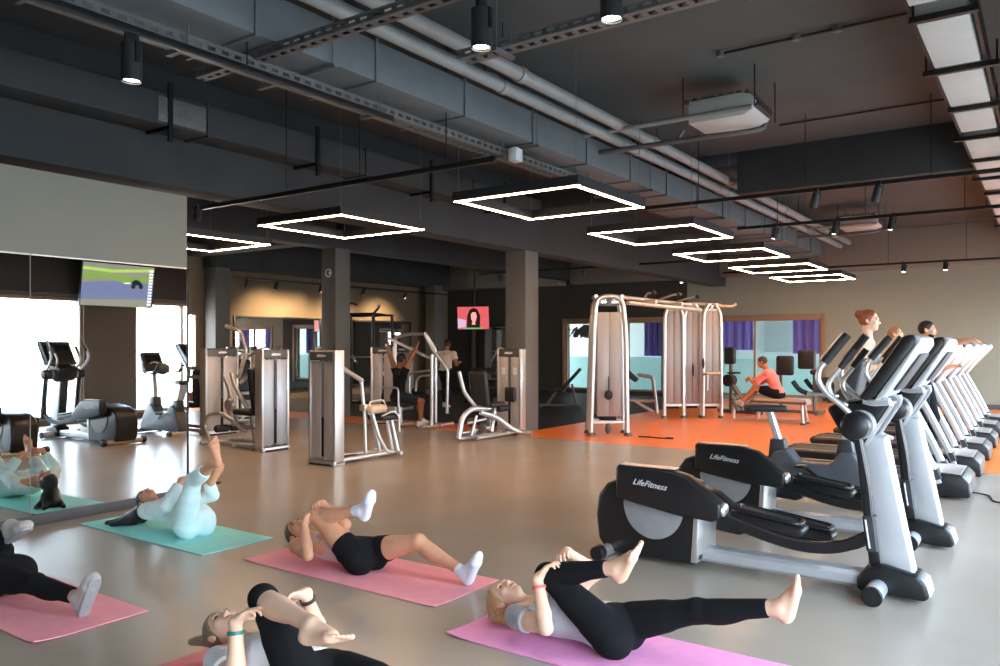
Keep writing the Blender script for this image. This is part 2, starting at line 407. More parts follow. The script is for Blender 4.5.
def perf_tray(name, label, a, b, w, h, m='tray_metal', pitch=.11, rods=True, top=ZC):
    """perforated cable tray: two side webs with slots, and a slotted bed"""
    a, b = V(a), V(b); L = (b-a).length; ang = math.atan2((b-a).y, (b-a).x)
    t = thing(name, label, 'cable tray', a, ang)
    mb = MB()
    for s in (-w/2, w/2):
        mb.box((L/2, s, .012), (L, .006, .024)); mb.box((L/2, s, h-.010), (L, .006, .02)); mb.box((L/2, s, h), (L, .022, .006))
        n = int(L/pitch)
        for i in range(n): mb.box(((i+.5)*pitch, s, h/2), (pitch*.45, .006, h-.03))
    n = int(L/pitch)
    mb.box((L/2, -w/2+w*.15, 0), (L, w*.3, .005)); mb.box((L/2, w/2-w*.15, 0), (L, w*.3, .005))
    for i in range(n): mb.box(((i+.5)*pitch, 0, 0), (pitch*.4, w*.45, .005))
    mb.build('tray_channel', m, t)
    if rods:
        x = .4
        while x < L:
            r_ = MB(); r_.tube([(x, -w/2-.02, 0), (x, -w/2-.02, top-a.z)], .006, n=6); r_.tube([(x, w/2+.02, 0), (x, w/2+.02, top-a.z)], .006, n=6); r_.box((x, 0, -.018), (.04, w+.1, .03)); x += 1.9
            r_.build('hanger', 'tray_metal', t)
    return t
perf_tray('cable_tray', 'long perforated grey cable tray hung beneath the large duct', (-4.97, -1, 3.67), (-4.97, 9.2, 3.67), .17, .075, top=3.81)
perf_tray('cable_tray', 'short perforated strut crossing under the large duct near the spotlights', (-5.6, 3.8, 3.74), (-2.0, 3.8, 3.74), .1, .06, 'cap_grey', rods=False)
perf_tray('cable_tray', 'pale perforated tray crossing the dark ceiling past the pipes', (-3.9, 5.05, 3.9), (1.0, 5.05, 3.9), .16, .06)
# covered tray by the window side: pale sections split by dark struts
t = thing('cable_trunking', 'pale panelled ceiling trunking along the window side, split by black struts', 'duct', (-.57, 1, 3.78))
for i in range(17):
    y = i*1.22
    MB().box((-.02, y+.6, .06), (.31, 1.13 if i % 3 else .8, .12), .008).build('cover_panel', 'white_duct', t)
    mb = MB(); w_ = .52 if i % 2 else .40
    mb.box((0, y-.01, -.02), (w_, .05, .04)); mb.tube([(-w_/2+.02, y-.01, 0), (-w_/2+.02, y-.01, .16)], .008, n=6); mb.tube([(w_/2-.02, y-.01, 0), (w_/2-.02, y-.01, .16)], .008, n=6)
    mb.build('strut', 'black_metal', t)
for x in (-.19, .17): MB().box((x, 10, .09), (.02, 21, .16)).build('side_channel', 'black_metal', t)
# white junction box on the tray
t = thing('junction_box', 'small white box fixed to the end of the long cable tray', 'junction box', (-4.8, 7.15, 3.62))
MB().box((0, 0, .06), (.11, .13, .14), .01).build('housing', 'white_print', t); MB().box((0, 0, .135), (.06, .08, .02), .004).build('lid', 'white_print', t)

def light_rail(label, a, b, rods=4, m='black_metal'):
    a, b = V(a), V(b); L = (b-a).length; t = thing('lighting_track', label, 'track', a, math.atan2((b-a).y, (b-a).x))
    MB().box((L/2, 0, 0), (L, .045, .05), .004).build('track_bar', m, t)
    for i in range(rods): MB().tube([(L*(i+.5)/rods, 0, .02), (L*(i+.5)/rods, 0, ZC-a.z)], .006, n=6).build('hanger', m, t)
light_rail('black lighting track crossing from the partition to the large duct', (-8.75, 5.85, 3.3), (-4.15, 5.85, 3.3))
light_rail('black lighting track crossing the ceiling over the elliptical trainers', (-6.2, 10.62, 3.6), (1.0, 10.62, 3.6), 5)
light_rail('black lighting track crossing beyond the ceiling beam over the treadmills', (-4.4, 13.4, 3.6), (1.0, 13.4, 3.6), 4)
light_rail('black lighting track hung along the back wall by the treadmills', (-7.5, 21.6, 3.62), (.9, 21.6, 3.62), 5)
light_rail('black lighting track hung along the warm-lit wall', (-17.2, 12.6, 3.35), (-17.2, 21.5, 3.35), 5)
light_rail('black lighting track hung in the middle of the weights area', (-12.6, 17.0, 3.5), (-5.5, 17.0, 3.5), 4)
light_rail('black lighting track beside the long cable tray', (-4.82, -1, 3.62), (-4.82, 5.2, 3.62), 2)

def spot(label, x, y, z, r_=.062, h=.28, tilt=(0, 0), group=None, lit=True):
    t = thing('track_spotlight', label, 'spotlight', (x, y, z), 0, group)
    t.rotation_euler = (tilt[0], tilt[1], 0)
    MB().lathe([(r_*.55, 0), (r_, -.01), (r_, -h), (r_*.93, -h-.004), (r_*.92, -h+.03), (r_*.3, -h+.06)], n=20).build('lamp_housing', 'black_paint', t)
    MB().lathe([(r_*.91, -h+.003), (r_*.76, -h+.014), (r_*.7, -h+.03)], n=20, cap=False).build('reflector', 'reflector', t)
    MB().lathe([(.002, -h+.03), (r_*.7, -h+.026), (r_*.74, -h+.010), (.002, -h+.004)], n=16).build('bulb', 'lamp_glow', t)
    MB().box((0, 0, .03), (.03, .09, .07), .004).box((r_*1.05, 0, -h*.3), (.012, .03, h*.5)).build('bracket', 'black_metal', t)
    return t
spot('black spotlight cylinder hung from the tray above the mirrored partition', -4.86, 2.79, 3.555, .064, .25)
spot('black spotlight cylinder hung beside the pale pipes, under the short strut', -2.93, 3.98, 3.72, .066, .25)
spot('black spotlight cylinder at the top edge, beside the crossing pale tray', -2.06, 4.06, 3.72, .066, .25)

SPG = 'spotlights on the ceiling tracks'
for (x, lab) in ((-2.45, 'lit spotlight on the track over the elliptical trainers, nearer the pipes'), (-1.72, 'lit spotlight on the track over the elliptical trainers, nearer the trunking')):
    spot(lab, x, 10.62, 3.57, .05, .2, (R(12), R(18)), SPG)
for (x, lab) in ((-3.75, 'small spotlight past the ceiling beam, nearest the pale pipes'), (-2.8, 'small spotlight past the ceiling beam, second from the pale pipes'), (-1.98, 'small spotlight past the ceiling beam, farthest from the pale pipes')):
    spot(lab, x, 13.4, 3.57, .05, .2, (R(-8), R(10)), SPG)
for (x, lab) in ((-8.7, 'tiny spotlight on the back wall track above the wide window'), (-2.95, 'tiny black spotlight high on the back wall above the walking woman'), (-2.05, 'tiny black spotlight high on the back wall above the far treadmills')):
    spot(lab, x, 21.6, 3.59, .055, .2, (R(-14), 0), SPG)
for (x, lab) in ((-11.9, 'tiny lit spotlight over the weights area beside the column'), (-9.4, 'tiny lit spotlight over the weights area near the cable tower')):
    spot(lab, x, 17.0, 3.47, .05, .18, (R(10), 0), SPG)
for i, y in enumerate((13.0, 14.0, 15.6, 17.3, 19.2)):
    spot(['lit spotlight at the near end of the warm wall track', 'second lit spotlight along the warm wall track', 'third lit spotlight along the warm wall track', 'fourth lit spotlight along the warm wall track, past the column', 'lit spotlight at the far end of the warm wall track'][i], -17.2, y, 3.32, .055, .2, (0, R(20)), SPG)

# fan-coil units
def fan_unit(label, x, y, z, ln=.74):
    t = thing('fan_coil_unit', label, 'air conditioner', (x, y, z))
    o = [(-ln/2, 0), (ln/2-.12, 0), (ln/2-.02, .05), (ln/2+.02, .14), (ln/2-.04, .22), (ln/2-.14, .25), (-ln/2, .25)]
    MB().prism(o, -.30, .30, 'y', .01).build('casing', 'white_duct', t)
    MB().prism([(ln/2-.05, .05), (ln/2+.03, .1), (ln/2+.03, .17), (ln/2-.05, .2)], -.27, .27, 'y').build('outlet', 'black_paint', t)
    MB().tube([(-2.2, -.38, .05), (ln/2, -.38, .05)], .028).build('rail', 'pipe_paint', t)
    MB().tube([(-2.2, .0, -.08), (-.2, .05, -.08), (.1, .1, -.08), (.3, .3, -.02), (.3, .3, .1)], .03, fil=.15).tube([(-2.2, .15, -.06), (-.7, .15, -.06), (-.6, .15, .08)], .02, fil=.1).build('pipe', 'cap_grey', t)
    for (a, b) in ((-.4, -.38), (.4, -.38), (-.4, .38), (.4, .38)): MB().tube([(a, b, .05), (a, b, ZC-z)], .007, n=6).build('hanger', 'black_metal', t)
    mb = MB()
    for i in range(8): mb.box((-.42+.1*i, 0, .27), (.05, .5, .05), .005)
    mb.build('fin', 'cap_grey', t)
fan_unit('pale fan unit with a rounded end hung from the ceiling beside the pipes', -2.98, 8.8, 4.1)
fan_unit('far pale fan unit hung past the ceiling beam', -3.3, 18.2, 4.08)
t = thing('conduit', 'thin black conduit with round boxes fixed along the ceiling', 'pipe', (-2.75, 7.85, ZC-.03))
mb = MB().tube([(0, 0, 0), (2.3, 0, 0)], .014, n=8); mb.build('tube', 'black_metal', t)
for x in (0, .75, 1.12): MB().lathe([(.002, -.03), (.04, -.03), (.045, .028)], (x, 0, 0), 'z', 14).build('junction', 'cap_grey', t)
t = thing('conduit', 'thin black conduit on the ceiling past the fan unit', 'pipe', (-3.0, 10.9, ZC-.02))
MB().tube([(0, 0, 0), (2.2, 0, 0)], .012, n=8).build('tube', 'black_metal', t)
# round wall sign on the second column
t = thing('ring_sign', 'small white ring emblem high on the dark column', 'sign', (-13.125, 12.095, 3.2))
MB().torus((0, 0, 0), .085, .012, 'y').build('ring', 'white_print', t)
MB().prism([(.02, -.03), (.07, .0), (.02, .03)], -.006, .004).build('arrow', 'white_print', t)

# square LED pendants
def pendant(label, x, y, z=3.2, s=1.6):
    t = thing('square_pendant_lamp', label, 'lamp', (x+s/2, y+s/2, z)); h = s/2; w = .085
    mb = MB()
    for (c, q) in (((0, -h+w/2), (s, w)), ((0, h-w/2), (s, w)), ((-h+w/2, 0), (w, s-2*w)), ((h-w/2, 0), (w, s-2*w))): mb.box((c[0], c[1], .055), (q[0], q[1], .10))
    mb.build('frame', 'black_paint', t)
    mb = MB(); q = .03
    for (c, e) in (((0, -h+w/2), (s-.01, w*.40)), ((0, h-w/2), (s-.01, w*.40))): mb.box((c[0], c[1], .003), (e[0], e[1], .012))
    for (c, e) in (((-h+w/2, 0), (w*.40, s-2*w+.02)), ((h-w/2, 0), (w*.40, s-2*w+.02))): mb.box((c[0], c[1], .003), (e[0], e[1], .012))
    mb.build('light_strip', 'led', t)
    for (a, b) in ((-1, -1), (1, -1), (-1, 1), (1, 1)): MB().tube([(a*(h-.05), b*(h-.05), .1), (a*(h-.05), b*(h-.05), ZC-z)], .0035, n=5).build('cable', 'tray_metal', t)
    return t
for i, y in enumerate((6.87, 9.98, 13.1, 16.05, 18.98)):
    pendant(['largest square light frame, nearest in the row under the grey duct', 'square light frame second in the row under the grey duct', 'square light frame third in the row, over the cable towers', 'square light frame fourth in the row, towards the back wall', 'smallest square light frame, last in the row by the back wall'][i], -5.46, y)
pendant('square light frame hung beside the column, over the weight machines', -8.71, 6.75)
pendant('square light frame partly hidden behind the mirrored partition', -11.8, 6.6)

spot('small double spotlight under the beam at the corner of the partition', -8.62, 5.82, 3.27, .045, .13, (0, R(25)))
# ------------------------------------------------------------------ cardio machines (each is built round its own floor point, user faces +x)
def elliptical(label, x, y):
    t = thing('elliptical_trainer', label, 'elliptical trainer', (x, y, 0), 0, 'elliptical trainers')
    MB().prism([(-1.02, .03), (-1.09, .12), (-1.11, .3), (-1.09, .46), (-1.02, .55), (-.90, .60), (-.62, .64), (-.36, .58), (-.29, .38), (-.30, .03)], -.19, .19, 'y', .035, 3).build('drum_housing', 'black_plastic', t)
    for s in (-1, 1):
        c = V((-.63, 0, .43)); pts = [(c.x+.235*math.cos(a), c.z+.25*math.sin(a)) for a in [PI*1.02+(PI*.94)*k/22-.12 for k in range(23)]]
        MB().prism(pts, s*.185, s*.205, 'y', .004).build('grey_disc', 'grey_disc', t)['label'] = 'grey half disc on the drum side'
        # chrome side stripe
    MB().prism([(-.345, .05), (-.30, .05), (-.285, .42), (-.32, .42)], -.195, .195, 'y', .006).build('trim_stripe', 'silver', t)
    outl = [(-.87, .71), (-.84, .725), (-.44, .71), (-.32, .68), (-.08, .51), (-.085, .41), (-.15, .385), (-.42, .405), (-.72, .45), (-.87, .485)]
    for s in (-1, 1):
        o = [(a, b) for (a, b) in outl] if s < 0 else [(a+.02, b-.19) for (a, b) in outl]
        cov = MB().prism(o, s*.33 if s < 0 else .2, -.2 if s < 0 else .33, 'y', .022, 3).build('crank_cover', 'black_plastic', t)
        MB().box((-.63, s*.265, .722 if s < 0 else .532), (.42, .10, .006), .002).build('cover_strip', 'silver_warm', cov)
        MB().ell((-.075, s*.265, .47 if s < 0 else .28), (.025, .06, .05)).build('bearing_cap', 'silver', cov)
        if s < 0: text_mesh('lettering', 'LifeFitness', .062, 'white_print', cov, (-.60, -.3315, .60), (R(90), R(5), 0), .42)
        else: text_mesh('lettering', 'LifeFitness', .062, 'white_print', cov, (-.58, .3315, .41), (R(90), R(-5), PI), .42)
    for s, dz, dx in ((-1, 0, 0), (1, -.10, .10)):
        y0 = s*.20
        tray = MB(); ang = R(8)
        o = [(-.02, .49), (.43, .425), (.45, .40), (.43, .365), (.02, .40), (-.04, .44)]
        tray.prism([(a+dx, b+dz-.01) for a, b in o], y0-.085, y0+.085, 'y', .012)
        pd = tray.build('pedal', 'black_plastic', t)
        rim = MB(); q = [(-.01+dx, y0-.08, .495+dz), (.42+dx, y0-.08, .435+dz), (.42+dx, y0+.08, .435+dz), (-.01+dx, y0+.08, .495+dz)]
        rim.tube(fillet(q+q[:1], .05, 4)[:-1], .014, n=8); rim.build('pedal_rim', 'black_plastic', pd)
        tr = MB()
        for i in range(8): tr.box((.205+dx, y0-.055+i*.0157, .462+dz), (.36, .006, .012), 0, Euler((0, R(8), 0)))
        tr.build('tread', 'charcoal', pd)
        MB().rtube([(-.12, s*.27, .43+dz), (.2, s*.27, .335+dz), (.45, s*.27, .295+dz), (.68, s*.275, .325+dz), (.87, s*.285, .44)], .045, .075, .15).build('pedal_lever', 'black_plastic', t)
    MB().rtube([(-.85, 0, .09), (.9, 0, .085)], .16, .10).build('base_rail', 'silver_light', t)
    fr = MB().tube([(-1.0, -.30, .05), (-1.0, .30, .05)], .045, n=16).build('rear_foot', 'silver_warm', t)
    for s in (-1, 1): MB().lathe([(.05, 0), (.055, .01), (.055, .07), (.04, .085)], (-1.0, s*.30-(.085 if s < 0 else 0), .055), 'y', 16).build('end_cap', 'black_plastic', fr)
    MB().prism([(.74, .03), (.73, .10), (.78, .17), (.88, .215), (1.08, .175), (1.13, .13), (1.15, .05), (1.12, .02)], -.12, .12, 'y', .03, 3).build('front_housing', 'black_plastic', t)
    MB().prism([(1.10, .04), (1.155, .05), (1.13, .14), (1.095, .16)], -.10, .10, 'y', .006).build('housing_trim', 'silver', t)
    ff = MB().tube([(.86, -.31, .062), (.86, .31, .062)], .058, n=20).build('front_foot', 'silver_light', t)
    for s in (-1, 1): MB().lathe([(.056, 0), (.062, .006), (.062, .018), (.05, .028)], (.86, s*.318-.014, .062), 'y', 20).build('end_cap', 'black_plastic', ff)
    MB().prism([(.86, .18), (1.065, .16), (.90, 1.02), (.755, 1.02)], -.065, .065, 'y', .02, 3).build('mast', 'silver_light', t)
    MB().prism([(.80, .19), (.87, .19), (.765, 1.02), (.71, 1.02)], -.07, .07, 'y', .012).build('mast_back', 'black_plastic', t)
    MB().prism([(.56, 1.19), (.62, 1.225), (.76, 1.25), (.90, 1.275), (.95, 1.235), (.80, .975), (.74, .965), (.66, 1.01)], -.17, .17, 'y', .025, 3).build('console_base', 'black_plastic', t)
    for q in (-.176, .176): MB().rtube([(.91, q, 1.275), (.955, q, 1.235), (.80, q, .97)], .012, .022, .02).build('base_edge', 'silver_light', t)
    # console, its pale back shell and recess
    con = MB().prism([(.77, 1.27), (.82, 1.25), (.87, 1.28), (1.10, 1.615), (1.075, 1.665), (1.02, 1.655)], -.25, .25, 'y', .015).build('console', 'black_plastic', t)
    MB().prism([(.855, 1.245), (.93, 1.285), (1.135, 1.60), (1.13, 1.645), (1.08, 1.665), (1.09, 1.61), (.88, 1.29)], -.262, .262, 'y', .01).build('console_shell', 'silver_light', con)
    MB().box((1.038, 0, 1.432), (.012, .36, .27), .004, Euler((0, R(33), 0))).build('back_recess', 'charcoal', con)
    MB().box((.908, 0, 1.47), (.012, .40, .30), .003, Euler((0, R(32), 0))).build('screen', 'screen_dark', con)
    for q in (-1, 1): MB().rtube([(.80, q*.21, 1.25), (.86, q*.23, 1.24), (.95, q*.24, 1.25)], .05, .04, .03).build('collar', 'silver_light', con)
    for s in (-1, 1):
        MB().tube([(.70, s*.15, 1.21), (.62, s*.19, 1.24), (.57, s*.20, 1.34), (.66, s*.20, 1.46)], .016, fil=.06).build('fixed_handle', 'silver', t)
        gp = MB().tube([(.655, s*.20, 1.452), (.74, s*.195, 1.57)], .021).build('fixed_grip', 'rubber', t)
        MB().lathe([(.06, -.36), (.082, -.345), (.088, -.30), (.088, -.24), (.07, -.2)] if s < 0 else [(.07, .2), (.088, .24), (.088, .30), (.082, .345), (.06, .36)], (.765, 0, 1.10), 'y', 24).build('pivot_hub', 'black_plastic', t)
        MB().lathe([(.075, -.24), (.092, -.225), (.092, -.19), (.07, -.165)] if s < 0 else [(.07, .165), (.092, .19), (.092, .225), (.075, .24)], (.775, 0, 1.10), 'y', 24).build('hub_ring', 'grey_disc', t)
        MB().rtube([(.765, s*.285, 1.08), (.83, s*.285, .72), (.845, s*.285, .53)], .045, .075, .1).build('swing_arm', 'black_plastic', t)
        MB().rtube([(.842, s*.285, .55), (.866, s*.285, .34)], .075, .085).build('arm_joint', 'charcoal', t)
        MB().rtube([(.825, s*.317, .53), (.85, s*.317, .36)], .01, .05).build('joint_plate', 'silver_light', t)
        MB().tube([(.755, s*.29, 1.14), (.70, s*.30, 1.21), (.60, s*.315, 1.29), (.545, s*.32, 1.37), (.555, s*.32, 1.45), (.60, s*.315, 1.51)], .019, fil=.09).build('handlebar', 'silver', t)
        MB().tube([(.585, s*.317, 1.49), (.72, s*.30, 1.665)], .027, n=12).build('grip', 'rubber', t)
        MB().tube([(.565, s*.317, 1.505), (.70, s*.30, 1.68)], .012, n=8).build('grip_strip', 'silver_warm', t)
    return t
e1 = elliptical('black and silver elliptical trainer nearest the mats, with its whole drum in view', -1.75, 5.55)
e2 = copy_tree(e1); e2.location = (-1.75, 7.12, 0); e2['label'] = 'second elliptical trainer from the mats, its drum behind the first one'

def upright_bike(label, x, y):
    t = thing('upright_exercise_bike', label, 'exercise bike', (x, y, 0))
    MB().prism([(-.62, .06), (-.66, .12), (-.50, .50), (-.36, .54), (-.25, .40), (.05, .40), (.16, .54), (.28, .54), (.52, .14), (.5, .06)], -.11, .11, 'y', .03, 3).build('body_shroud', 'bike_grey', t)
    MB().prism([(-.56, .42), (-.36, .42), (-.40, .62), (-.54, .62)], -.07, .07, 'y', .015).build('post_shroud', 'charcoal', t)
    MB().rtube([(-.46, 0, .58), (-.56, 0, .90)], .07, .07).build('seat_post', 'silver_light', t)
    sd = MB(); sd.prism([(-.24, -.13), (-.16, -.17), (.02, -.09), (.15, -.035), (.19, 0), (.15, .035), (.02, .09), (-.16, .17), (-.24, .13)], .0, .07, 'z', .028, 3)
    o = sd.build('saddle', 'black_soft', t); o.location = (-.56, 0, .90)
    MB().prism([(.10, .42), (.30, .42), (.25, .66), (.13, .66)], -.08, .08, 'y', .015).build('mast_shroud', 'charcoal', t)
    MB().rtube([(.19, 0, .62), (.24, 0, 1.12)], .08, .08).build('mast', 'silver_light', t)
    MB().prism([(.10, 1.10), (.20, 1.06), (.32, 1.10), (.40, 1.44), (.34, 1.48), (.20, 1.2)], -.20, .20, 'y', .03, 3).build('console', 'charcoal', t)
    MB().box((.262, 0, 1.33), (.012, .30, .20), .003, Euler((0, R(26), 0))).build('screen', 'screen_dark', t)
    for s in (-1, 1):
        MB().tube([(.22, s*.12, 1.10), (.12, s*.22, 1.10), (-.16, s*.25, 1.12), (-.25, s*.25, 1.22)], .018, fil=.08).build('handlebar', 'silver', t)
        MB().tube([(-.12, s*.25, 1.118), (-.20, s*.25, 1.15), (-.26, s*.25, 1.235)], .024, fil=.04).build('grip', 'rubber', t)
        MB().rtube([(-.06, s*.13, .28), (-.06+.13*s, s*.14, .28-.10*s)], .02, .035).build('crank', 'black_metal', t)
        MB().box((-.06+.13*s, s*.21, .28-.10*s), (.10, .12, .03), .008).build('pedal', 'black_plastic', t)
    MB().ell((-.02, 0, 1.17), (.10, .14, .11)).build('bottle_tray', 'bike_grey', t)
    for (xx, n) in ((-.60, 'rear_foot'), (.48, 'front_foot')):
        f = MB().tube([(xx, -.27, .045), (xx, .27, .045)], .04, n=14).build(n, 'silver_warm', t)
        for s in (-1, 1): MB().tube([(xx, s*.25, .045), (xx, s*.31, .045)], .045, n=14).build('end_cap', 'black_plastic', f)
    return t
upright_bike('grey upright exercise bike behind the second elliptical trainer, saddle on a silver post', -1.86, 8.42)

def treadmill(label, x, y):
    """origin under the middle of the deck; deck runs x -1.1..+.9, hood beyond"""
    t = thing('treadmill', label, 'treadmill', (x, y, 0), 0, 'treadmills by the windows')
    MB().box((-.08, 0, .125), (1.98, .78, .11), .015).build('deck', 'black_plastic', t)
    MB().box((-.12, 0, .183), (1.86, .54, .014), .005).build('running_belt', 'belt', t)
    MB().lathe([(.05, -.30), (.055, -.29), (.055, .29), (.05, .30)], (-1.06, 0, .145), 'y', 16).build('rear_roller', 'black_soft', t)
    for s in (-1, 1):
        MB().box((-.1, s*.335, .19), (1.86, .12, .03), .008).build('side_rail', 'cap_grey', t)
        MB().lathe([(.04, 0), (.045, .01), (.045, .06), (.04, .07)], (-1.0, s*.3, 0), 'z', 12).build('foot', 'rubber', t)
        MB().lathe([(.04, 0), (.045, .01), (.045, .06), (.04, .07)], (.8, s*.3, 0), 'z', 12).build('foot', 'rubber', t)
        MB().rtube([(.96, s*.36, .16), (.80, s*.36, .52), (.50, s*.345, 1.12)], .075, .11, .2).build('upright', 'silver_light', t)
        MB().rtube([(.955, s*.36, .20), (.915, s*.36, .30)], .085, .12).build('upright_foot', 'charcoal', t)
        MB().rtube([(.50, s*.345, 1.11), (.30, s*.345, 1.07), (-.02, s*.345, 1.02)], .05, .05, .1).build('handrail', 'silver', t)
        MB().tube([(.02, s*.345, 1.03), (-.20, s*.345, .99)], .027).build('handrail_grip', 'rubber', t)
        MB().ell((.50, s*.345, 1.12), (.09, .055, .075)).build('shoulder_joint', 'charcoal', t)
    MB().prism([(.70, .03), (.70, .24), (.76, .28), (1.16, .255), (1.225, .19), (1.24, .05), (1.22, .03)], -.41, .41, 'y', .028, 3).build('motor_hood', 'black_plastic', t)
    MB().prism([(.78, .279), (1.15, .257), (1.15, .266), (.78, .289)], -.36, .36, 'y', .003).build('hood_plate', 'silver', t)
    MB().prism([(.86, .284), (.96, .278), (.96, .283), (.86, .289)], -.2, .2, 'y', .001).build('hood_mark', 'white_print', t)
    con = MB().prism([(.42, 1.08), (.50, 1.04), (.60, 1.08), (.66, 1.22), (.96, 1.58), (.93, 1.62), (.86, 1.61), (.52, 1.25)], -.36, .36, 'y', .018, 2).build('console', 'black_plastic', t)
    MB().prism([(.60, 1.06), (.68, 1.17), (1.0, 1.55), (.98, 1.61), (.93, 1.63), (.94, 1.58), (.65, 1.24), (.585, 1.10)], -.372, .372, 'y', .012).build('console_shell', 'silver_light', con)
    MB().box((.845, 0, 1.385), (.012, .52, .30), .004, Euler((0, R(40), 0))).build('back_recess', 'charcoal', con)
    MB().box((.685, 0, 1.436), (.012, .50, .33), .003, Euler((0, R(42), 0))).build('screen', 'screen_dark', con)
    MB().rtube([(.50, -.33, 1.11), (.50, .33, 1.11)], .06, .09).build('crossbar', 'charcoal', t)
    return t
tr = treadmill('treadmill nearest the elliptical trainers, the woman in the white top walks on it', -1.9, 9.72)
for i in range(1, 6):
    c = copy_tree(tr); c.location = (-1.9, 9.72+1.58*i, 0)
    c['label'] = ['', 'second treadmill from the elliptical trainers, under the dark-haired man', 'third treadmill from the elliptical trainers, under the ginger-haired person', 'fourth treadmill from the elliptical trainers, free, by the windows', 'fifth treadmill from the elliptical trainers, free, towards the back wall', 'farthest treadmill of the row, next to the back wall'][i]

# ------------------------------------------------------------------ weight machines
def tower(t, c=(0, 0, 0), w=.5, d=.17, h=1.54, rz=0, pm='panel', logo=True, back=False, marks=False):
    """weight-stack tower; front face towards local -y"""
    M = Matrix.Translation(V(c)) @ Matrix.Rotation(rz, 4, 'Z')
    def put(mb, n, m, par=None):
        mb.bm.transform(M); return mb.build(n, m, par or t)
    for s in (-1, 1):
        put(MB().box((s*(w/2-.022), 0, h/2+.01), (.044, d, h-.02), .012), 'side_frame', 'silver')
        put(MB().box((s*(w/4-.006), -d/2+.022, h*.5-.03), (w/2-.07, .012, h-.24), .003), 'shroud_panel', pm)
        put(MB().box((s*(w/4-.006), d/2-.022, h*.5-.03), (w/2-.07, .012, h-.24), .003), 'shroud_panel', pm)
        put(MB().tube([(s*.06, 0, .06), (s*.06, 0, h-.12)], .012, n=8), 'guide_rod', 'silver')
        if marks:
            put(MB().box((s*(w/4-.006), -d/2+.0145, h*.74), (.085, .003, .13), .001), 'instruction_plate', 'white_print')
    put(MB().box((0, 0, h*.24), (w*.42, d*.55, h*.34), .006), 'weight_stack', 'black_metal')
    cp = put(MB().prism([(-d/2-.004, h-.135), (d/2+.004, h-.135), (d/2+.004, h-.02), (d/2-.03, h), (-d/2+.03, h), (-d/2-.004, h-.02)], -w/2+.042, w/2-.042, 'x', .008), 'tower_cap', 'cap_grey')
    if logo:
        lg = MB().prism([(-.09, -.012), (-.06, -.02), (.07, -.016), (.095, .0), (.06, .012), (-.05, .018), (-.08, .008)], -d/2-.007, -d/2-.003, 'y')
        lg.bm.transform(Matrix.Translation((0, 0, h-.072))); put(lg, 'logo_plate', 'white_print', cp)
    put(MB().box((0, 0, .03), (w, d+.03, .06), .01), 'base_plate', 'silver')
    put(MB().box((0, 0, .012), (w*.8, d+.06, .024), .004), 'foot', 'rubber')

def pad(t, c, size, rot=(0, 0, 0), m='pad_black', name='seat'):
    b = min(size)*.42
    return MB().box(c, size, b, Euler(rot), 3).build(name, m, t)
def tubes(t, name, paths, r=.03, m='silver', fil=.08, n=10):
    for p in paths: MB().tube(p, r, n=n, fil=fil).build(name, m, t)

# C: thigh machine nearest the mats
t = thing('thigh_machine', 'weight machine with a cream pad, its tall tower nearest the mats', 'weight machine', (-7.95, 7.29, 0))
tower(t, w=.52, d=.17, h=1.53)
tubes(t, 'base_tube', [[(.2, .05, .06), (.2, 1.16, .06)], [(-.12, .05, .06), (-.12, .7, .06), (.05, 1.08, .06)], [(-.2, 1.14, .05), (.32, 1.14, .05)]], .03)
tubes(t, 'top_arm', [[(.16, .08, 1.32), (.05, .62, 1.10)]], .032)
tubes(t, 'post', [[(.05, .60, 1.13), (.06, .66, .6), (.06, .68, .08)], [(.14, .70, .72), (.2, .80, .3), (.22, .95, .07), (.22, 1.1, .07)], [(.05, .8, .62), (.12, .9, .1)], [(.2, 1.06, .52), (.27, 1.12, .08)], [(.12, 1.05, .52), (.16, 1.12, .08)]], .026)
tubes(t, 'arm_loop', [[(.12, .68, .62), (.12, .68, .8), (.14, .96, .82), (.14, 1.02, .68)], [(.26, .8, .60), (.26, 1.02, .66), (.3, 1.1, .6), (.3, 1.12, .36)]], .014)
pad(t, (.12, .82, .69), (.16, .34, .12), (0, 0, 0), 'pad_cream', 'thigh_pad'); pad(t, (.12, .98, .57), (.32, .36, .08), name='seat')
MB().box((.06, .66, .72), (.11, .11, .09), .012).build('pivot_block', 'silver_warm', t)
pad(t, (.0, .40, .05), (.3, .42, .03), name='foot_plate')
# B: machine with the blue-lit tower
t = thing('back_machine', 'weight machine whose brushed tower stands side-on, with black pads to its side', 'weight machine', (-9.69, 7.8, 0))
tower(t, w=.52, d=.17, h=1.53, rz=R(90), pm='panel_blue_lit')
tubes(t, 'base_tube', [[(-.05, -.2, .06), (-1.3, -.2, .06)], [(-.05, .2, .06), (-1.35, .2, .06)], [(-1.3, -.35, .05), (-1.3, .4, .05)], [(-.6, -.3, .05), (-.6, .35, .05)]], .03)
tubes(t, 'frame_tube', [[(-1.28, -.2, .08), (-1.42, -.2, .30), (-1.32, -.2, .48), (-1.05, -.15, .52), (-.8, -.1, .40)], [(-.4, 0, .06), (-.5, 0, .5), (-.92, 0, .95), (-1.0, 0, 1.15)], [(-.08, .1, 1.25), (-.6, .1, 1.2), (-.9, .1, 1.0)]], .034)
tubes(t, 'lever_arm', [[(-.95, -.1, .98), (-.8, -.12, .62), (-.66, -.14, .34), (-.5, -.1, .26)], [(-.2, -.05, .30), (-.85, -.1, .36)]], .026)
pad(t, (-.5, 0, .56), (.44, .4, .09)); pad(t, (-.3, 0, .92), (.12, .36, .66), (0, R(-10), 0), name='backrest')
MB().lathe([(.09, -.04), (.1, -.03), (.1, .03), (.09, .04)], (-.82, -.16, .66), 'y', 20).build('cam', 'silver_warm', t)
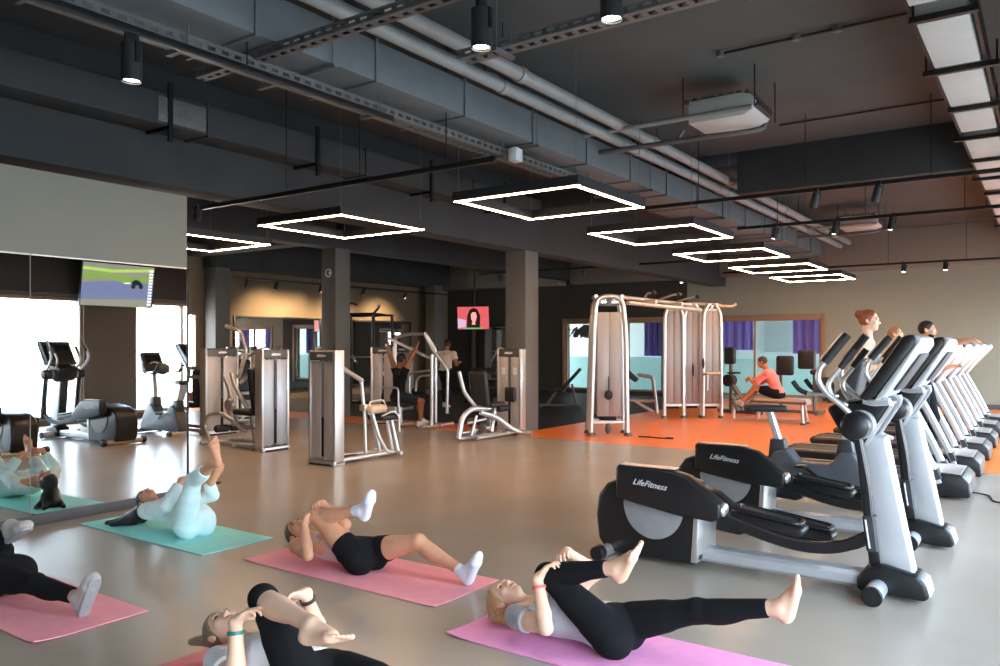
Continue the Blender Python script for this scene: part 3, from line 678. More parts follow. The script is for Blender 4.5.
for s in (-1, 1): MB().lathe([(.045, 0), (.06, .02), (.06, .22), (.045, .24)], (-1.05, s*.14-.12, .28), 'y', 16).build('roller_pad', 'pad_black', t)
# A: machine behind it with the long bars to the partition
t = thing('press_machine', 'weight machine farthest towards the mirrored partition, with two level bars', 'weight machine', (-12.24, 8.68, 0))
tower(t, w=.69, d=.18, h=1.54, rz=R(90))
tubes(t, 'base_tube', [[(-.05, -.22, .06), (-1.5, -.22, .06)], [(-.05, .22, .06), (-1.5, .22, .06)]], .032, 'silver_warm')
tubes(t, 'level_bar', [[(-.05, -.2, 1.18), (-1.6, -.2, 1.18)], [(-.05, -.2, 1.02), (-1.6, -.2, 1.02)]], .034, 'silver_warm')
tubes(t, 'leg', [[(-.3, -.2, 1.02), (-.05, -.2, .1)], [(-.9, 0, 1.18), (-1.2, 0, .07)]], .03, 'silver_warm')
pad(t, (-.75, 0, .5), (.45, .4, .1)); pad(t, (-.5, 0, .85), (.1, .4, .6), name='backrest')
tubes(t, 'press_arm', [[(.15, .3, 1.0), (.3, .35, 1.5), (.2, .3, 1.85), (-.1, .2, 1.95)], [(.28, .0, .35), (.5, -.15, .8), (.42, -.2, 1.05)]], .036, 'silver_warm')
# D: abductor beside the column
t = thing('abductor_machine', 'leg machine with upright black seat, its tower against the pale column', 'weight machine', (-7.93, 11.68, 0))
tower(t, w=.52, d=.17, h=1.53, marks=True)
tubes(t, 'base_tube', [[(-.06, -1.45, .05), (-.02, -.3, .05)], [(.12, -1.2, .05), (.12, -.1, .05)]], .034)
tubes(t, 'frame_tube', [[(-.06, -1.46, .06), (-.04, -1.38, .42), (.02, -1.2, .54), (.1, -.8, .52)], [(.05, -1.0, .46), (.16, -.72, .38), (.3, -.42, .14), (.44, -.3, .08), (.6, -.25, .08)], [(.0, -.62, .1), (.02, -.5, .62)]], .045, 'silver', .14)
tubes(t, 'back_bar', [[(.0, -1.0, .5), (-.1, -1.25, .8), (-.14, -1.35, 1.16)]], .034)
pad(t, (.04, -1.02, .86), (.36, .10, .62), (R(10), 0, 0), name='backrest'); pad(t, (.06, -.72, .58), (.38, .42, .09)); pad(t, (.06, -.12, .72), (.22, .08, .26), name='knee_pad'); pad(t, (.13, -.45, .50), (.12, .3, .12), name='leg_pad')
for i, (a, b, cc) in enumerate(((-.02, -1.15, .3), (.12, -1.05, .2), (.05, -.85, .32))):
    MB().lathe([(.07, -.025), (.085, -.015), (.085, .015), (.07, .025)], (a, b, cc), 'y', 18).build('pulley', 'cap_grey', t)
tubes(t, 'linkage', [[(-.04, -1.38, .14), (.12, -.8, .2)], [(0, -1.3, .3), (.1, -.7, .36)], [(.05, -1.25, .1), (.08, -1.15, .42)]], .022)
for i in range(3): MB().lathe([(.012, -.01), (.014, .09)], (.02+.03*i, -1.2, .12), 'z', 8).build('bolt', 'silver', t)

# E/F: cable crossover towers joined by a top beam
t = thing('cable_tower', 'tall taupe cable tower with arched silver frame at the edge of the orange floor', 'cable machine', (-6.36, 12.45, 0), R(35))
def cable_tower(t, cx=0, cy=0, w=.66, wt=.46, h=2.46, d=.42, handle=True, knobs=True):
    for yy in (cy, cy+d):
        tp = .18 if yy == cy else .14
        MB().tube(fillet([(cx-w/2, yy, .04), (cx-wt/2-.04, yy+.02, h*.75), (cx-wt/2, yy+.03, h), (cx+wt/2, yy+.03, h), (cx+wt/2+.06, yy+.02, h*.75), (cx+w/2-.02, yy, .04)], .2, 7), .045, n=12).build('arch_frame', 'silver', t)
        MB().rtube([(cx-w/2+.03, yy, .24), (cx+w/2-.04, yy, .24)], .04, .055).build('crossbar', 'silver', t)
        for s in (-1, 1): MB().lathe([(.075, 0), (.075, .03), (.055, .06)], (cx+s*(w/2-.005), yy, 0), 'z', 14).build('foot', 'cap_grey', t)
        for s in (-1, 1): MB().box((cx+s*wt*.24, yy+.02, h*.5+.03), (wt*.47, .02, h-.62), .005).build('shroud_panel', 'panel_dimmed', t)
        MB().box((cx, yy+.025, h-.14), (wt-.02, .025, .03)).build('header_bar', 'cap_grey', t)
        for q in (-.1, .0, .1): MB().lathe([(.045, -.012), (.055, -.01), (.055, .01), (.045, .012)], (cx+q, yy+.05, h-.08), 'y', 16).build('pulley', 'reflector' if q else 'cap_grey', t)
    MB().box((cx, cy+d/2, .55), (wt*.6, d*.5, .7), .01).build('weight_stack', 'black_metal', t)
    MB().tube([(cx-wt/2, cy+.03, h), (cx-wt/2, cy+d+.03, h)], .035).tube([(cx+wt/2, cy+.03, h), (cx+wt/2, cy+d+.03, h)], .035).build('top_tube', 'silver', t)
    if handle:
        MB().tube([(cx-.02, cy-.02, 1.05), (cx-.02, cy-.03, .78)], .008, n=6).build('cable', 'black_metal', t)
        MB().ell((cx-.02, cy-.05, .72), (.07, .04, .085)).build('handle', 'rubber', t)
    MB().ell((cx-.02, cy-.0, .13), (.06, .05, .10)).build('low_pulley', 'cap_grey', t)
cable_tower(t)
f = thing('cable_station', 'farther cable tower with several taupe columns beside the seated man', 'cable machine', (-6.42, 16.55, 0), R(35))
for (cx, cy, w) in ((-.42, .0, .38), (.02, .12, .34), (.42, .0, .36)):
    for s in (-1, 1): MB().box((cx+s*w*.24, cy, 1.32), (w*.46, .02, 2.1), .005).build('shroud_panel', 'panel_dimmed', f)
    for s in (-1, 1):
        MB().tube([(cx+s*w*.55, cy-.02, .05), (cx+s*w*.52, cy-.02, 2.3), (cx+s*w*.2, cy+.0, 2.5)], .04, fil=.2).build('upright', 'silver', f)
        MB().lathe([(.065, 0), (.065, .03), (.05, .05)], (cx+s*w*.55, cy-.02, 0), 'z', 14).build('foot', 'cap_grey', f)
    MB().rtube([(cx-w/2, cy-.02, .28), (cx+w/2, cy-.02, .28)], .04, .055).build('crossbar', 'silver', f)
    MB().box((cx, cy+.12, .6), (w*.7, .16, .8), .01).build('weight_stack', 'black_metal', f)
    MB().rtube([(cx-w/2, cy-.02, 2.36), (cx+w/2, cy-.02, 2.36)], .03, .03).build('header_bar', 'silver_warm', f)
    for q in (-.07, .07): MB().torus((cx+q, cy, 2.43), .06, .018, 'y', 18, 6).build('pulley', 'silver_warm', f)
tubes(f, 'top_tube', [[(-.6, .05, 2.48), (0, .15, 2.52), (.62, .05, 2.48)], [(.55, 0, 2.46), (.85, -.1, 2.44), (.92, -.12, 2.5)]], .035, 'silver_warm')
tubes(f, 'row_arm', [[(.2, -.08, .95), (.2, -.25, .98), (.52, -.3, .98)], [(.25, -.24, .98), (.25, -.24, .62)]], .03, 'silver_warm')
MB().ell((.21, -.08, 1.2), (.03, .03, .12)).build('handle', 'rubber', f)
MB().ell((-.02, -.1, 1.05), (.025, .03, .15)).build('handle', 'rubber', f)
g = thing('pull_up_beam', 'silver overhead beam with black knobs joining the two cable towers', 'beam', (-6.4, 12.9, 2.42))
tubes(g, 'beam_tube', [[(-.06, 0, .06), (-.06, 3.6, .06)], [(.18, 0, -.06), (.18, 3.6, -.06)]], .04, 'silver')
MB().box((.06, 1.2, 0), (.3, .09, .12), .02).box((.06, 2.5, 0), (.3, .09, .12), .02).build('brace', 'silver_warm', g)
for i, (a, b) in enumerate(((.1, 1.0), (.32, 1.7), (.35, 2.6))):
    MB().tube([(.05, b, .08), (a+.05, b-.1, .16), (a+.2, b-.15, .16)], .022, fil=.06).build('grip_bar', 'silver_warm', g); MB().ell((a+.2, b-.15, .16), (.05, .05, .045)).build('knob', 'rubber', g)
t = thing('hand_strap', 'thin dark cable strap lying on the orange floor by the tower foot', 'strap', (-5.75, 12.55, 0.004))
MB().tube([(-.1, 0, .008), (.1, .03, .008), (.25, -.01, .008), (.4, .02, .008)], .011, n=6).build('strap_cord', 'rubber', t); MB().tube([(.4, .02, .014), (.52, .04, .014)], .016).build('grip', 'rubber', t)

# low-row bench the man in coral sits on
t = thing('rowing_bench', 'low bench with a pale seat board standing on the orange floor', 'bench', (-4.5, 16.5, 0))
MB().box((-.05, 0, .43), (1.12, .34, .05), .012).build('bench_rail', 'cap_grey', t)
pad(t, (-.02, 0, .475), (1.0, .36, .055), (0, 0, 0), 'pad_cream', 'seat_board')
for s in (-1, 1): MB().rtube([(.42, s*.1, .42), (.46, s*.17, .03)], .05, .06).build('leg', 'silver_warm', t); MB().box((.46, s*.17, .02), (.09, .08, .04), .01).build('foot', 'cap_grey', t)
MB().rtube([(-.42, 0, .42), (-.5, 0, .05)], .08, .08).build('front_leg', 'silver_warm', t)
MB().rtube([(-.95, 0, .05), (.48, 0, .05)], .07, .06).build('base_beam', 'silver_warm', t)
for s in (-1, 1): MB().box((-.92, s*.15, .38), (.04, .18, .34), .01, Euler((0, R(-25), 0))).build('foot_plate', 'cap_grey', t)
MB().rtube([(-1.0, -.02, .05), (-.98, 0, .5)], .07, .07).build('plate_post', 'silver_warm', t)
tw = thing('towel', 'white towel draped over the end of the low bench', 'towel', (-4.08, 16.5, .5))
mb = MB(); N = 12; top = []; vs = []; fs = []
prof = [(-.42, .006), (-.3, .010), (-.15, .008), (0, .011), (.06, .010), (.10, -.01), (.115, -.06), (.12, -.10)]
for i, (a, z) in enumerate(prof):
    for j in range(N+1): v = -.19+.38*j/N; vs.append((a+.006*math.sin(j*1.3+i), v, z+.003*math.sin(j*2.1+i*1.7)))
for i in range(len(prof)-1):
    for j in range(N): q = i*(N+1)+j; fs.append((q, q+1, q+N+2, q+N+1))
mb._add(vs, fs); bmesh.ops.solidify(mb.bm, geom=mb.bm.faces[:], thickness=.008); mb.build('cloth', 'towel', tw)

# lat pulldown the man in black works at
t = thing('pulldown_machine', 'silver framed pulldown machine the man in black is using', 'weight machine', (-10.35, 11.5, 0))
tower(t, (-.78, .25, 0), w=.5, d=.18, h=1.56, rz=R(30))
tubes(t, 'upright', [[(.67, .05, .05), (.67, .05, 1.42)], [(.35, .55, .05), (.35, .55, 1.5), (.25, .38, 1.8)], [(-.55, .35, .05), (-.55, .35, 1.75), (-.2, .36, 1.82), (.25, .36, 1.82)]], .034)
tubes(t, 'lever_arm', [[(-.24, -.20, 1.74), (.0, -.03, 1.6), (.37, .22, 1.38), (.66, .06, 1.34)], [(.22, .36, 1.82), (.36, .45, 1.5), (.62, .6, 1.12), (.60, .6, .25)]], .03)
tubes(t, 'arm_loop', [[(.06, .10, .62), (.06, .1, 1.02), (.16, .08, 1.06), (.66, .05, 1.12)], [(.22, .1, .7), (.24, .1, .92), (.36, .08, 1.0), (.66, .05, 1.02)], [(-.38, -.26, .62), (-.36, -.25, .76), (.08, -.25, .78), (.10, -.26, .4)]], .02)
tubes(t, 'base_tube', [[(-.8, .25, .05), (.75, .25, .05)], [(.0, -.35, .05), (.0, .7, .05)], [(.67, -.3, .05), (.67, .7, .05)]], .034)
pad(t, (-.1, -.02, .45), (.42, .46, .09)); MB().rtube([(-.1, 0, .05), (-.1, 0, .42)], .08, .08).build('seat_post', 'silver', t)
MB().lathe([(.05, -.2), (.07, -.18), (.07, .18), (.05, .2)], (.2, .28, .68), 'x', 16).build('thigh_roller', 'pad_black', t)

# ------------------------------------------------------------------ farther back
def bench(label, x, y, rz):
    t = thing('adjustable_bench', label, 'bench', (x, y, 0), rz)
    pad(t, (-.15, 0, .46), (.36, .28, .07), (0, R(-8), 0)); pad(t, (.28, 0, .72), (.74, .28, .07), (0, R(-48), 0), name='backrest')
    tubes(t, 'frame_tube', [[(-.5, 0, .06), (.5, 0, .06)], [(-.35, 0, .06), (-.1, 0, .42)], [(.42, 0, .06), (.3, 0, .6)], [(-.5, -.25, .05), (-.5, .25, .05)], [(.5, -.3, .05), (.5, .3, .05)]], .032, 'cap_grey')
bench('black adjustable bench with raised back standing on the dark floor', -10.3, 17.4, R(35))
t = thing('squat_rack', 'tall black rack with angled pull-up bars behind the column', 'rack', (-14.6, 14.6, 0), R(20))
for (a, b) in ((-.6, -.6), (.6, -.6), (-.6, .6), (.6, .6)): MB().rtube([(a, b, .02), (a, b, 2.4)], .075, .075).build('upright', 'black_metal', t)
tubes(t, 'top_bar', [[(-.6, -.6, 2.38), (.6, -.6, 2.38)], [(-.6, .6, 2.38), (.6, .6, 2.38)], [(-.6, -.6, 2.38), (-.6, .6, 2.38)], [(.6, -.6, 2.38), (.6, .6, 2.38)], [(-.6, -.6, 2.38), (-.4, -1.15, 2.6), (.3, -1.2, 2.62), (.4, -1.1, 2.58)], [(.6, -.6, 2.38), (.9, -.9, 2.55), (1.0, -1.2, 2.55)]], .03, 'black_metal', .06)
tubes(t, 'base_bar', [[(-.6, -.6, .06), (-.6, .6, .06)], [(.6, -.6, .06), (.6, .6, .06)], [(-.6, .6, .06), (.6, .6, .06)]], .035, 'black_metal')
b = thing('barbell', 'silver barbell racked on the tall black rack', 'barbell', (-14.6, 14.2, 1.3), R(20))
MB().tube([(-1.05, 0, 0), (1.05, 0, 0)], .018, n=10).build('bar', 'silver', b)
for x in (-.85, .85): MB().lathe([(.05, -.03), (.2, -.025), (.2, .025), (.05, .03)], (x, 0, 0), 'x', 24).build('plate', 'rubber', b)
def generic(label, x, y, rz, tall=1.56, arm=1):
    t = thing('weight_machine', label, 'weight machine', (x, y, 0), rz)
    tower(t, (0, .4, 0), w=.5, d=.18, h=tall)
    tubes(t, 'base_tube', [[(-.25, .4, .05), (-.25, -.7, .05)], [(.25, .4, .05), (.25, -.7, .05)], [(-.3, -.7, .05), (.3, -.7, .05)]], .032)
    pad(t, (0, -.35, .5), (.4, .42, .09)); pad(t, (0, -.1, .95), (.36, .1, .7), (R(-10), 0, 0), name='backrest')
    MB().rtube([(0, -.3, .05), (0, -.3, .46)], .08, .08).build('seat_post', 'silver', t)
    for s in (-1, 1): MB().tube([(s*.2, .3, 1.35), (s*.42, .0, 1.55), (s*.45, -.4, 1.2), (s*.38, -.6, 1.1)], .03, fil=.15).build('press_arm', 'silver', t); MB().tube([(s*.38, -.58, 1.11), (s*.26, -.66, 1.08)], .022).build('grip', 'rubber', t)
    return t
generic('weight machine in the dim area behind the side-on brushed tower', -14.2, 10.6, R(60))
generic('weight machine with press arms, seen through the gap beside the black-shirted man', -13.1, 14.3, R(20))
generic('weight machine standing before the big dark wall mirror', -16.4, 15.3, R(80))
generic('dim weight machine at the back beneath the hanging television', -13.0, 19.2, R(10))
t = thing('arm_curl_machine', 'low silver-framed bench with black pads between the two cable towers', 'bench', (-7.9, 16.9, 0), R(20))
tubes(t, 'frame_tube', [[(-.6, 0, .3), (.45, 0, .3)], [(.45, 0, .02), (.35, 0, .85), (.0, 0, .9)], [(-.1, 0, .3), (.35, 0, .05)], [(-.6, 0, .02), (-.6, 0, .6)]], .04, 'silver_warm')
pad(t, (-.55, 0, .62), (.36, .38, .1)); pad(t, (-.2, 0, .92), (.5, .5, .1), (0, R(40), 0), name='arm_pad'); pad(t, (-.35, 0, 1.22), (.32, .2, .2), name='chest_pad')
t = thing('stack_machine', 'black padded machine behind the seated man in coral', 'weight machine', (-4.9, 18.9, 0))
pad(t, (-.18, 0, 1.12), (.4, .12, .46), name='backrest'); pad(t, (.28, .12, 1.26), (.4, .12, .44), name='backrest'); pad(t, (.5, 0, .98), (.2, .3, .12), name='seat')
tubes(t, 'frame_tube', [[(-.3, .1, .03), (-.3, .1, 1.3)], [(.45, .1, .03), (.45, .1, 1.45)], [(-.4, .1, .05), (.6, .1, .05)], [(-.4, -.4, .05), (-.4, .4, .05)], [(.6, -.4, .05), (.6, .4, .05)]], .035, 'cap_grey')
t = thing('leg_press', 'grey leg machine with round pads beside the far cable tower', 'weight machine', (-6.15, 18.2, 0), R(-10))
pad(t, (0, 0, 1.35), (.28, .12, .4), name='backrest'); MB().torus((.15, -.1, .95), .14, .02, 'z', 24, 8).build('handle_ring', 'rubber', t)
MB().lathe([(.1, -.12), (.14, -.1), (.14, .1), (.1, .12)], (.1, -.2, .78), 'y', 18).build('roller_pad', 'pad_black', t)
tubes(t, 'frame_tube', [[(0, .05, .03), (0, .05, 1.5)], [(.05, -.2, .85), (.35, -.2, .4), (.75, -.25, .1)], [(.1, -.05, .7), (.4, -.05, .3), (.8, -.05, .12)], [(-.3, 0, .05), (.8, 0, .05)]], .045, 'cap_grey')
# dumbbells
t = thing('dumbbell_rack', 'dark two-tier dumbbell rack at the back of the dim weights area', 'rack', (-12.4, 17.6, 0), R(15))
for s in (-1, 1): MB().rtube([(s*.85, .1, .02), (s*.85, .22, .95)], .06, .06).build('upright', 'black_metal', t); MB().rtube([(s*.85, -.25, .04), (s*.85, .3, .04)], .07, .06).build('foot', 'black_metal', t)
for z in (.45, .85): MB().box((0, .08, z), (1.7, .30, .04), .008, Euler((R(12), 0, 0))).build('shelf', 'cap_grey', t)
def dumbbell(loc, rz):
    d = thing('dumbbell', 'black hexagonal dumbbell lying on the dark two-tier rack', 'dumbbell', loc, rz, 'dumbbells on the rack')
    MB().tube([(0, -.07, 0), (0, .07, 0)], .016, n=8).build('handle', 'silver', d)
    for s in (-1, 1): MB().lathe([(.045, -.04), (.058, -.03), (.058, .03), (.045, .04)], (0, s*.1, 0), 'y', 6).build('head', 'rubber', d)
    return d
d0 = None
for z in (.45, .85):
    for i in range(8):
        p = V((-.7+.2*i, .08, z+.075)); p.rotate(Euler((0, 0, R(15)))); p += V((-12.4, 17.6, 0))
        if d0 is None: d0 = dumbbell(p, R(15))
        else: c = copy_tree(d0); c.location = p
# wall mirrors on the warm wall and at the back
def wall_mirror(label, x, y0, y1, z0, z1, m='black_metal'):
    t = thing('wall_mirror', label, 'mirror', (x, (y0+y1)/2, z0)); L = y1-y0; h = z1-z0
    MB().box((.012, 0, h/2), (.012, L-.1, h-.1)).build('mirror_glass', 'mirror', t)
    mb = MB()
    for (c, s) in (((.02, -L/2+.03, h/2), (.04, .06, h)), ((.02, L/2-.03, h/2), (.04, .06, h)), ((.02, 0, .03), (.04, L-.12, .06)), ((.02, 0, h-.03), (.04, L-.12, .06))): mb.box(c, s, .004)
    mb.build('frame', m, t)
wall_mirror('big dark-framed mirror on the warm-lit wall, nearer of two', XL, 13.55, 16.75, .25, 2.42)
wall_mirror('dark-framed mirror on the warm-lit wall, past the column', XL, 18.0, 20.9, .25, 2.42)
def back_mirror(label, x0, x1, z0, z1, y=YB):
    t = thing('wall_mirror', label, 'mirror', ((x0+x1)/2, y, z0)); L = x1-x0; h = z1-z0
    MB().box((0, -.012, h/2), (L-.08, .012, h-.08)).build('mirror_glass', 'mirror', t)
    mb = MB()
    for (c, s) in (((-L/2+.025, -.02, h/2), (.05, .04, h)), ((L/2-.025, -.02, h/2), (.05, .04, h)), ((0, -.02, .025), (L-.1, .04, .05)), ((0, -.02, h-.025), (L-.1, .04, .05))): mb.box(c, s, .004)
    mb.build('frame', 'black_metal', t)
back_mirror('dark-framed mirror on the back wall under the hanging television', -17.4, -14.9, .3, 2.3)
for (y0, y1, lab) in ((3.305, 4.86, 'tall wall mirror panel at the free end of the partition'), (1.74, 3.295, 'tall wall mirror panel reflecting the teal woman, farther from the free end')):
    t = thing('mirror_panel', lab, 'mirror', (-7.4, (y0+y1)/2, .095))
    MB().box((.004, 0, 1.15), (.008, y1-y0, 2.30)).build('mirror_glass', 'mirror', t)
    MB().box((.006, 0, 2.308), (.012, y1-y0, .016), .002).build('top_edge', 'silver_warm', t); askew(t)

# televisions
def tv(label, loc, rz, w, h, tilt, paint):
    t = thing('television', label, 'television', loc, rz)
    bz = MB().box((0, 0, 0), (w, .05, h), .008).build('bezel', 'black_plastic', t); bz.rotation_euler = (tilt, 0, 0)
    s = MB(); mats = paint(s, w-.03, h-.03); o = s.build('screen', mats, bz)
    MB().box((0, .05, 0), (.3, .06, .2), .01).build('mount_plate', 'black_metal', t)
    return t
mat('scr_green', s2l(108, 142, 58), .3, emis=s2l(108, 142, 58), estr=.9); mat('scr_lime', s2l(150, 185, 80), .3, emis=s2l(150, 185, 80), estr=.9); mat('scr_track', s2l(96, 106, 140), .3, emis=s2l(96, 106, 140), estr=.9); mat('scr_grey', s2l(120, 124, 112), .3, emis=s2l(120, 124, 112), estr=.9)
mat('scr_dark', s2l(20, 24, 40), .3, emis=s2l(20, 24, 40), estr=.8); mat('scr_white', s2l(230, 230, 240), .3, emis=s2l(230, 230, 240), estr=.9); mat('scr_red', s2l(196, 84, 88), .3, emis=s2l(196, 84, 88), estr=.8); mat('scr_skin', s2l(226, 150, 140), .3, emis=s2l(226, 150, 140), estr=.9); mat('scr_hair', s2l(34, 16, 22), .3, emis=s2l(34, 16, 22), estr=.8)
mat('scr_pink', s2l(190, 160, 190), .3, emis=s2l(190, 160, 190), estr=.8); mat('scr_bar', s2l(40, 170, 90), .3, emis=s2l(40, 170, 90), estr=.9)
def race(s, w, h):
    def q(mi, pts, k): s.mi = mi; s.prism([(a*w/2, b*h/2) for a, b in pts], -.0262-.0006*k, -.0256-.0006*k, 'y')
    q(2, [(-1, -1), (1, -1), (1, 1), (-1, 1)], 0)
    q(3, [(-1, .45), (1, .05), (1, 1), (-1, 1)], 1); q(0, [(-1, .25), (-.2, .12), (.4, .35), (1, .2), (1, .48), (.3, .55), (-.3, .42), (-1, .5)], 2); q(1, [(-1, .78), (.2, .6), (1, .66), (1, .8), (.2, .74), (-1, .92)], 2)
    q(3, [(-1, -1), (1, -1), (1, -.72), (-1, -.6)], 1)
    # a dark motorcycle
    s.mi = 4
    for (a, b, r_) in ((-.62, .02, .075), (-.40, .0, .075)): s.prism([(a*w/2+r_*.8*h*math.cos(k*PI/6), b*h/2+r_*.8*h*math.sin(k*PI/6)) for k in range(12)], -.0286, -.028, 'y')
    q(4, [(-.66, .06), (-.38, .08), (-.34, .22), (-.46, .34), (-.56, .3), (-.64, .18)], 4); q(5, [(-.3, .12), (-.12, .1), (-.12, .14), (-.3, .18)], 4)
    for i in range(12):
        z = .85-.15*i; q(5, [(-.95, z-.09), (-.84, z-.09), (-.84, z), (-.95, z)], 4)
    q(4, [(-1, -.97), (-.97, -.97), (-.97, .97), (-1, .97)], 3)
    return ['scr_green', 'scr_lime', 'scr_track', 'scr_grey', 'scr_dark', 'scr_white']
def show(s, w, h):
    def q(mi, pts, k): s.mi = mi; s.prism([(a*w/2, b*h/2) for a, b in pts], -.0262-.0006*k, -.0256-.0006*k, 'y')
    q(0, [(-1, -1), (1, -1), (1, 1), (-1, 1)], 0); q(3, [(-1, -.9), (-.5, -.8), (-.45, -.2), (-1, .0)], 1)
    q(2, [(-.42, -.95), (.42, -.95), (.46, .2), (.3, .75), (.05, .9), (-.2, .75), (-.38, .2)], 2); q(1, [(-.12, -.1), (.02, -.38), (.16, -.3), (.24, .1), (.18, .5), (-.05, .5), (-.14, .25)], 3); q(1, [(-.1, -.6), (.14, -.6), (.12, -.3), (-.04, -.3)], 3)
    q(4, [(-.6, -.97), (.6, -.97), (.6, -.86), (-.6, -.86)], 4)
    return ['scr_red', 'scr_skin', 'scr_hair', 'scr_pink', 'scr_bar']
t = tv('television showing a motorcycle race, high on the window pier and seen in the mirror', (.85, 9.28, 2.84), R(-90), 1.62, .9, R(8), race)
MB().rtube([(0, .05, .1), (0, .05, .55), (0, .33, .55)], .04, .04).build('mount_arm', 'black_metal', t)
t = tv('television with a dark-haired woman on a red screen, hung at the back', (-15.0, 19.95, 2.46), R(12), 1.12, .74, R(4), show)
MB().tube([(0, .06, 0), (0, .06, ZC-2.42)], .03).build('ceiling_pole', 'black_metal', t)

# ------------------------------------------------------------------ mats, cable, sandal
def yoga_mat(label, m, x0, x1, y0, y1, curl=(0, 0, 0, 0), name='yoga_mat'):
    """curl: lift of the corners (x0y0, x1y0, x1y1, x0y1)"""
    t = thing(name, label, 'exercise mat', ((x0+x1)/2, (y0+y1)/2, 0), 0)
    mb = MB(); nx, ny = 44, 16; L, W = x1-x0, y1-y0; vs = []; fs = []
    for i in range(nx+1):
        for j in range(ny+1):
            u, v = i/nx, j/ny; z = .0085+.0008*math.sin(u*17+v*3)*math.sin(v*7)
            for (cu, cv, c) in ((0, 0, curl[0]), (1, 0, curl[1]), (1, 1, curl[2]), (0, 1, curl[3])):
                dd = abs(u-cu)*L+abs(v-cv)*W; z += c*max(0, 1-dd/.22)**2
            vs.append((-L/2+L*u, -W/2+W*v, z))
    for i in range(nx):
        for j in range(ny): a = i*(ny+1)+j; fs.append((a, a+ny+1, a+ny+2, a+1))
    mb._add(vs, fs); mb.bm.normal_update(); bmesh.ops.solidify(mb.bm, geom=mb.bm.faces[:], thickness=.006)
    mb.build('mat_sheet', m, t)
    return t
yoga_mat('teal yoga mat beside the mirrored partition', 'mat_teal', -7.08, -5.26, 3.58, 4.24)
yoga_mat('pink yoga mat under the woman in black shorts and white socks', 'mat_pink', -4.9, -3.06, 3.68, 4.36, (.012, .006, 0, .0))
yoga_mat('orchid pink yoga mat under the blonde woman in the grey shirt', 'mat_orchid', -2.72, -.88, 3.37, 4.02, (.016, 0, 0, .0))
yoga_mat('pink yoga mat under the sneakers and black leggings at the picture edge', 'mat_pink', -6.28, -4.43, 2.0, 2.65, (0, .014, 0, 0))
yoga_mat('coral yoga mat under the woman in the white shirt with a green wristband', 'mat_coral', -3.62, -1.79, 2.06, 2.70)
t = thing('floor_cable', 'thin black power cable lying on the grey floor by the treadmills', 'cable', (-.62, 9.3, 0))
MB().tube(fillet([(-.1, .6, .008), (.1, .5, .008), (.15, .1, .008), (.45, .1, .008), (.9, -.3, .008), (1.4, -.25, .008)], .1, 5), .007, n=6).build('cord', 'rubber', t)
t = thing('sandal', 'grey sandal lying on the floor past the end of the partition', 'sandal', (-7.97, 5.52, 0), R(25))
so = MB().prism([(-.13, -.03), (-.1, -.045), (.0, -.035), (.08, -.05), (.13, -.03), (.14, .0), (.12, .035), (.05, .05), (-.05, .035), (-.11, .04), (-.135, .01)], 0.001, .022, 'z', .006); so.build('sole', 'charcoal', t)
MB().tube([(.05, -.05, .015), (.05, -.03, .055), (.05, .03, .055), (.05, .05, .015)], .01, fil=.02, n=8).tube([(-.06, -.04, .015), (-.07, -.02, .06), (-.07, .02, .06), (-.06, .04, .015)], .009, fil=.02, n=8).build('strap', 'grey_disc', t)
# ------------------------------------------------------------------ people: smooth unions of limbs, meshed as one skin
def nrm(v): v = V(v); return v.normalized()
class RC:
    def __init__(s, a, b, ra, rb, k=.02, cut=None): s.a, s.b, s.ra, s.rb, s.k, s.cut = np.array(a, float), np.array(b, float), ra, rb, k, cut or []
    def box(s, p):
        m = max(s.ra, s.rb)+p; return np.minimum(s.a, s.b)-m, np.maximum(s.a, s.b)+m
    def ev(s, P):
        ab = s.b-s.a; L = float(ab @ ab)+1e-12
        h = np.clip(((P-s.a) @ ab)/L, 0, 1)
        d = np.linalg.norm(P-s.a-h[..., None]*ab, axis=-1)-(s.ra+(s.rb-s.ra)*h)
        return s.cuts(P, d)
    def cuts(s, P, d):
        for (q, n) in s.cut: d = np.maximum(d, (P-np.array(q, float)) @ np.array(n, float))
        return d
class EL(RC):
    def __init__(s, c, ax, rad, k=.03, cut=None):
        s.c = np.array(c, float); s.M = np.array([list(nrm(a)) for a in ax], float); s.r = np.array(rad, float); s.k = k; s.cut = cut or []
    def box(s, p): m = s.r.max()+p; return s.c-m, s.c+m
    def ev(s, P):
        q = (P-s.c) @ s.M.T; k0 = np.linalg.norm(q/s.r, axis=-1); k1 = np.linalg.norm(q/(s.r**2), axis=-1)+1e-9
        return s.cuts(P, np.where(k0 < 1e-4, -s.r.min(), k0*(k0-1)/k1))
def field(groups, h):
    if not isinstance(groups[0], list): groups = [groups]
    allp = [p for g in groups for p in g]
    lo = np.min([p.box(0)[0] for p in allp], 0)-3*h; hi = np.max([p.box(0)[1] for p in allp], 0)+3*h
    n = np.ceil((hi-lo)/h).astype(int)+1; F = None
    for g in groups:            # limbs blend with their own joint only; limbs that merely touch stay apart
        f = field_one(g, h, lo, hi, n); F = f if F is None else np.minimum(F, f)
    return F, lo
def field_one(prims, h, lo, hi, n):
    F = np.full(n, .2, np.float32)
    for p in prims:
        a, b = p.box(p.k+2*h); i0 = np.maximum(((a-lo)/h).astype(int), 0); i1 = np.minimum(((b-lo)/h).astype(int)+2, n)
        g = [np.arange(i0[k], i1[k])*h+lo[k] for k in range(3)]
        P = np.stack(np.meshgrid(*g, indexing='ij'), -1); d = p.ev(P).astype(np.float32)
        S = F[i0[0]:i1[0], i0[1]:i1[1], i0[2]:i1[2]]
        k = max(p.k, 1e-4); hh = np.maximum(k-np.abs(S-d), 0)/k
        F[i0[0]:i1[0], i0[1]:i1[1], i0[2]:i1[2]] = np.minimum(S, d)-hh*hh*k*.25
    return F
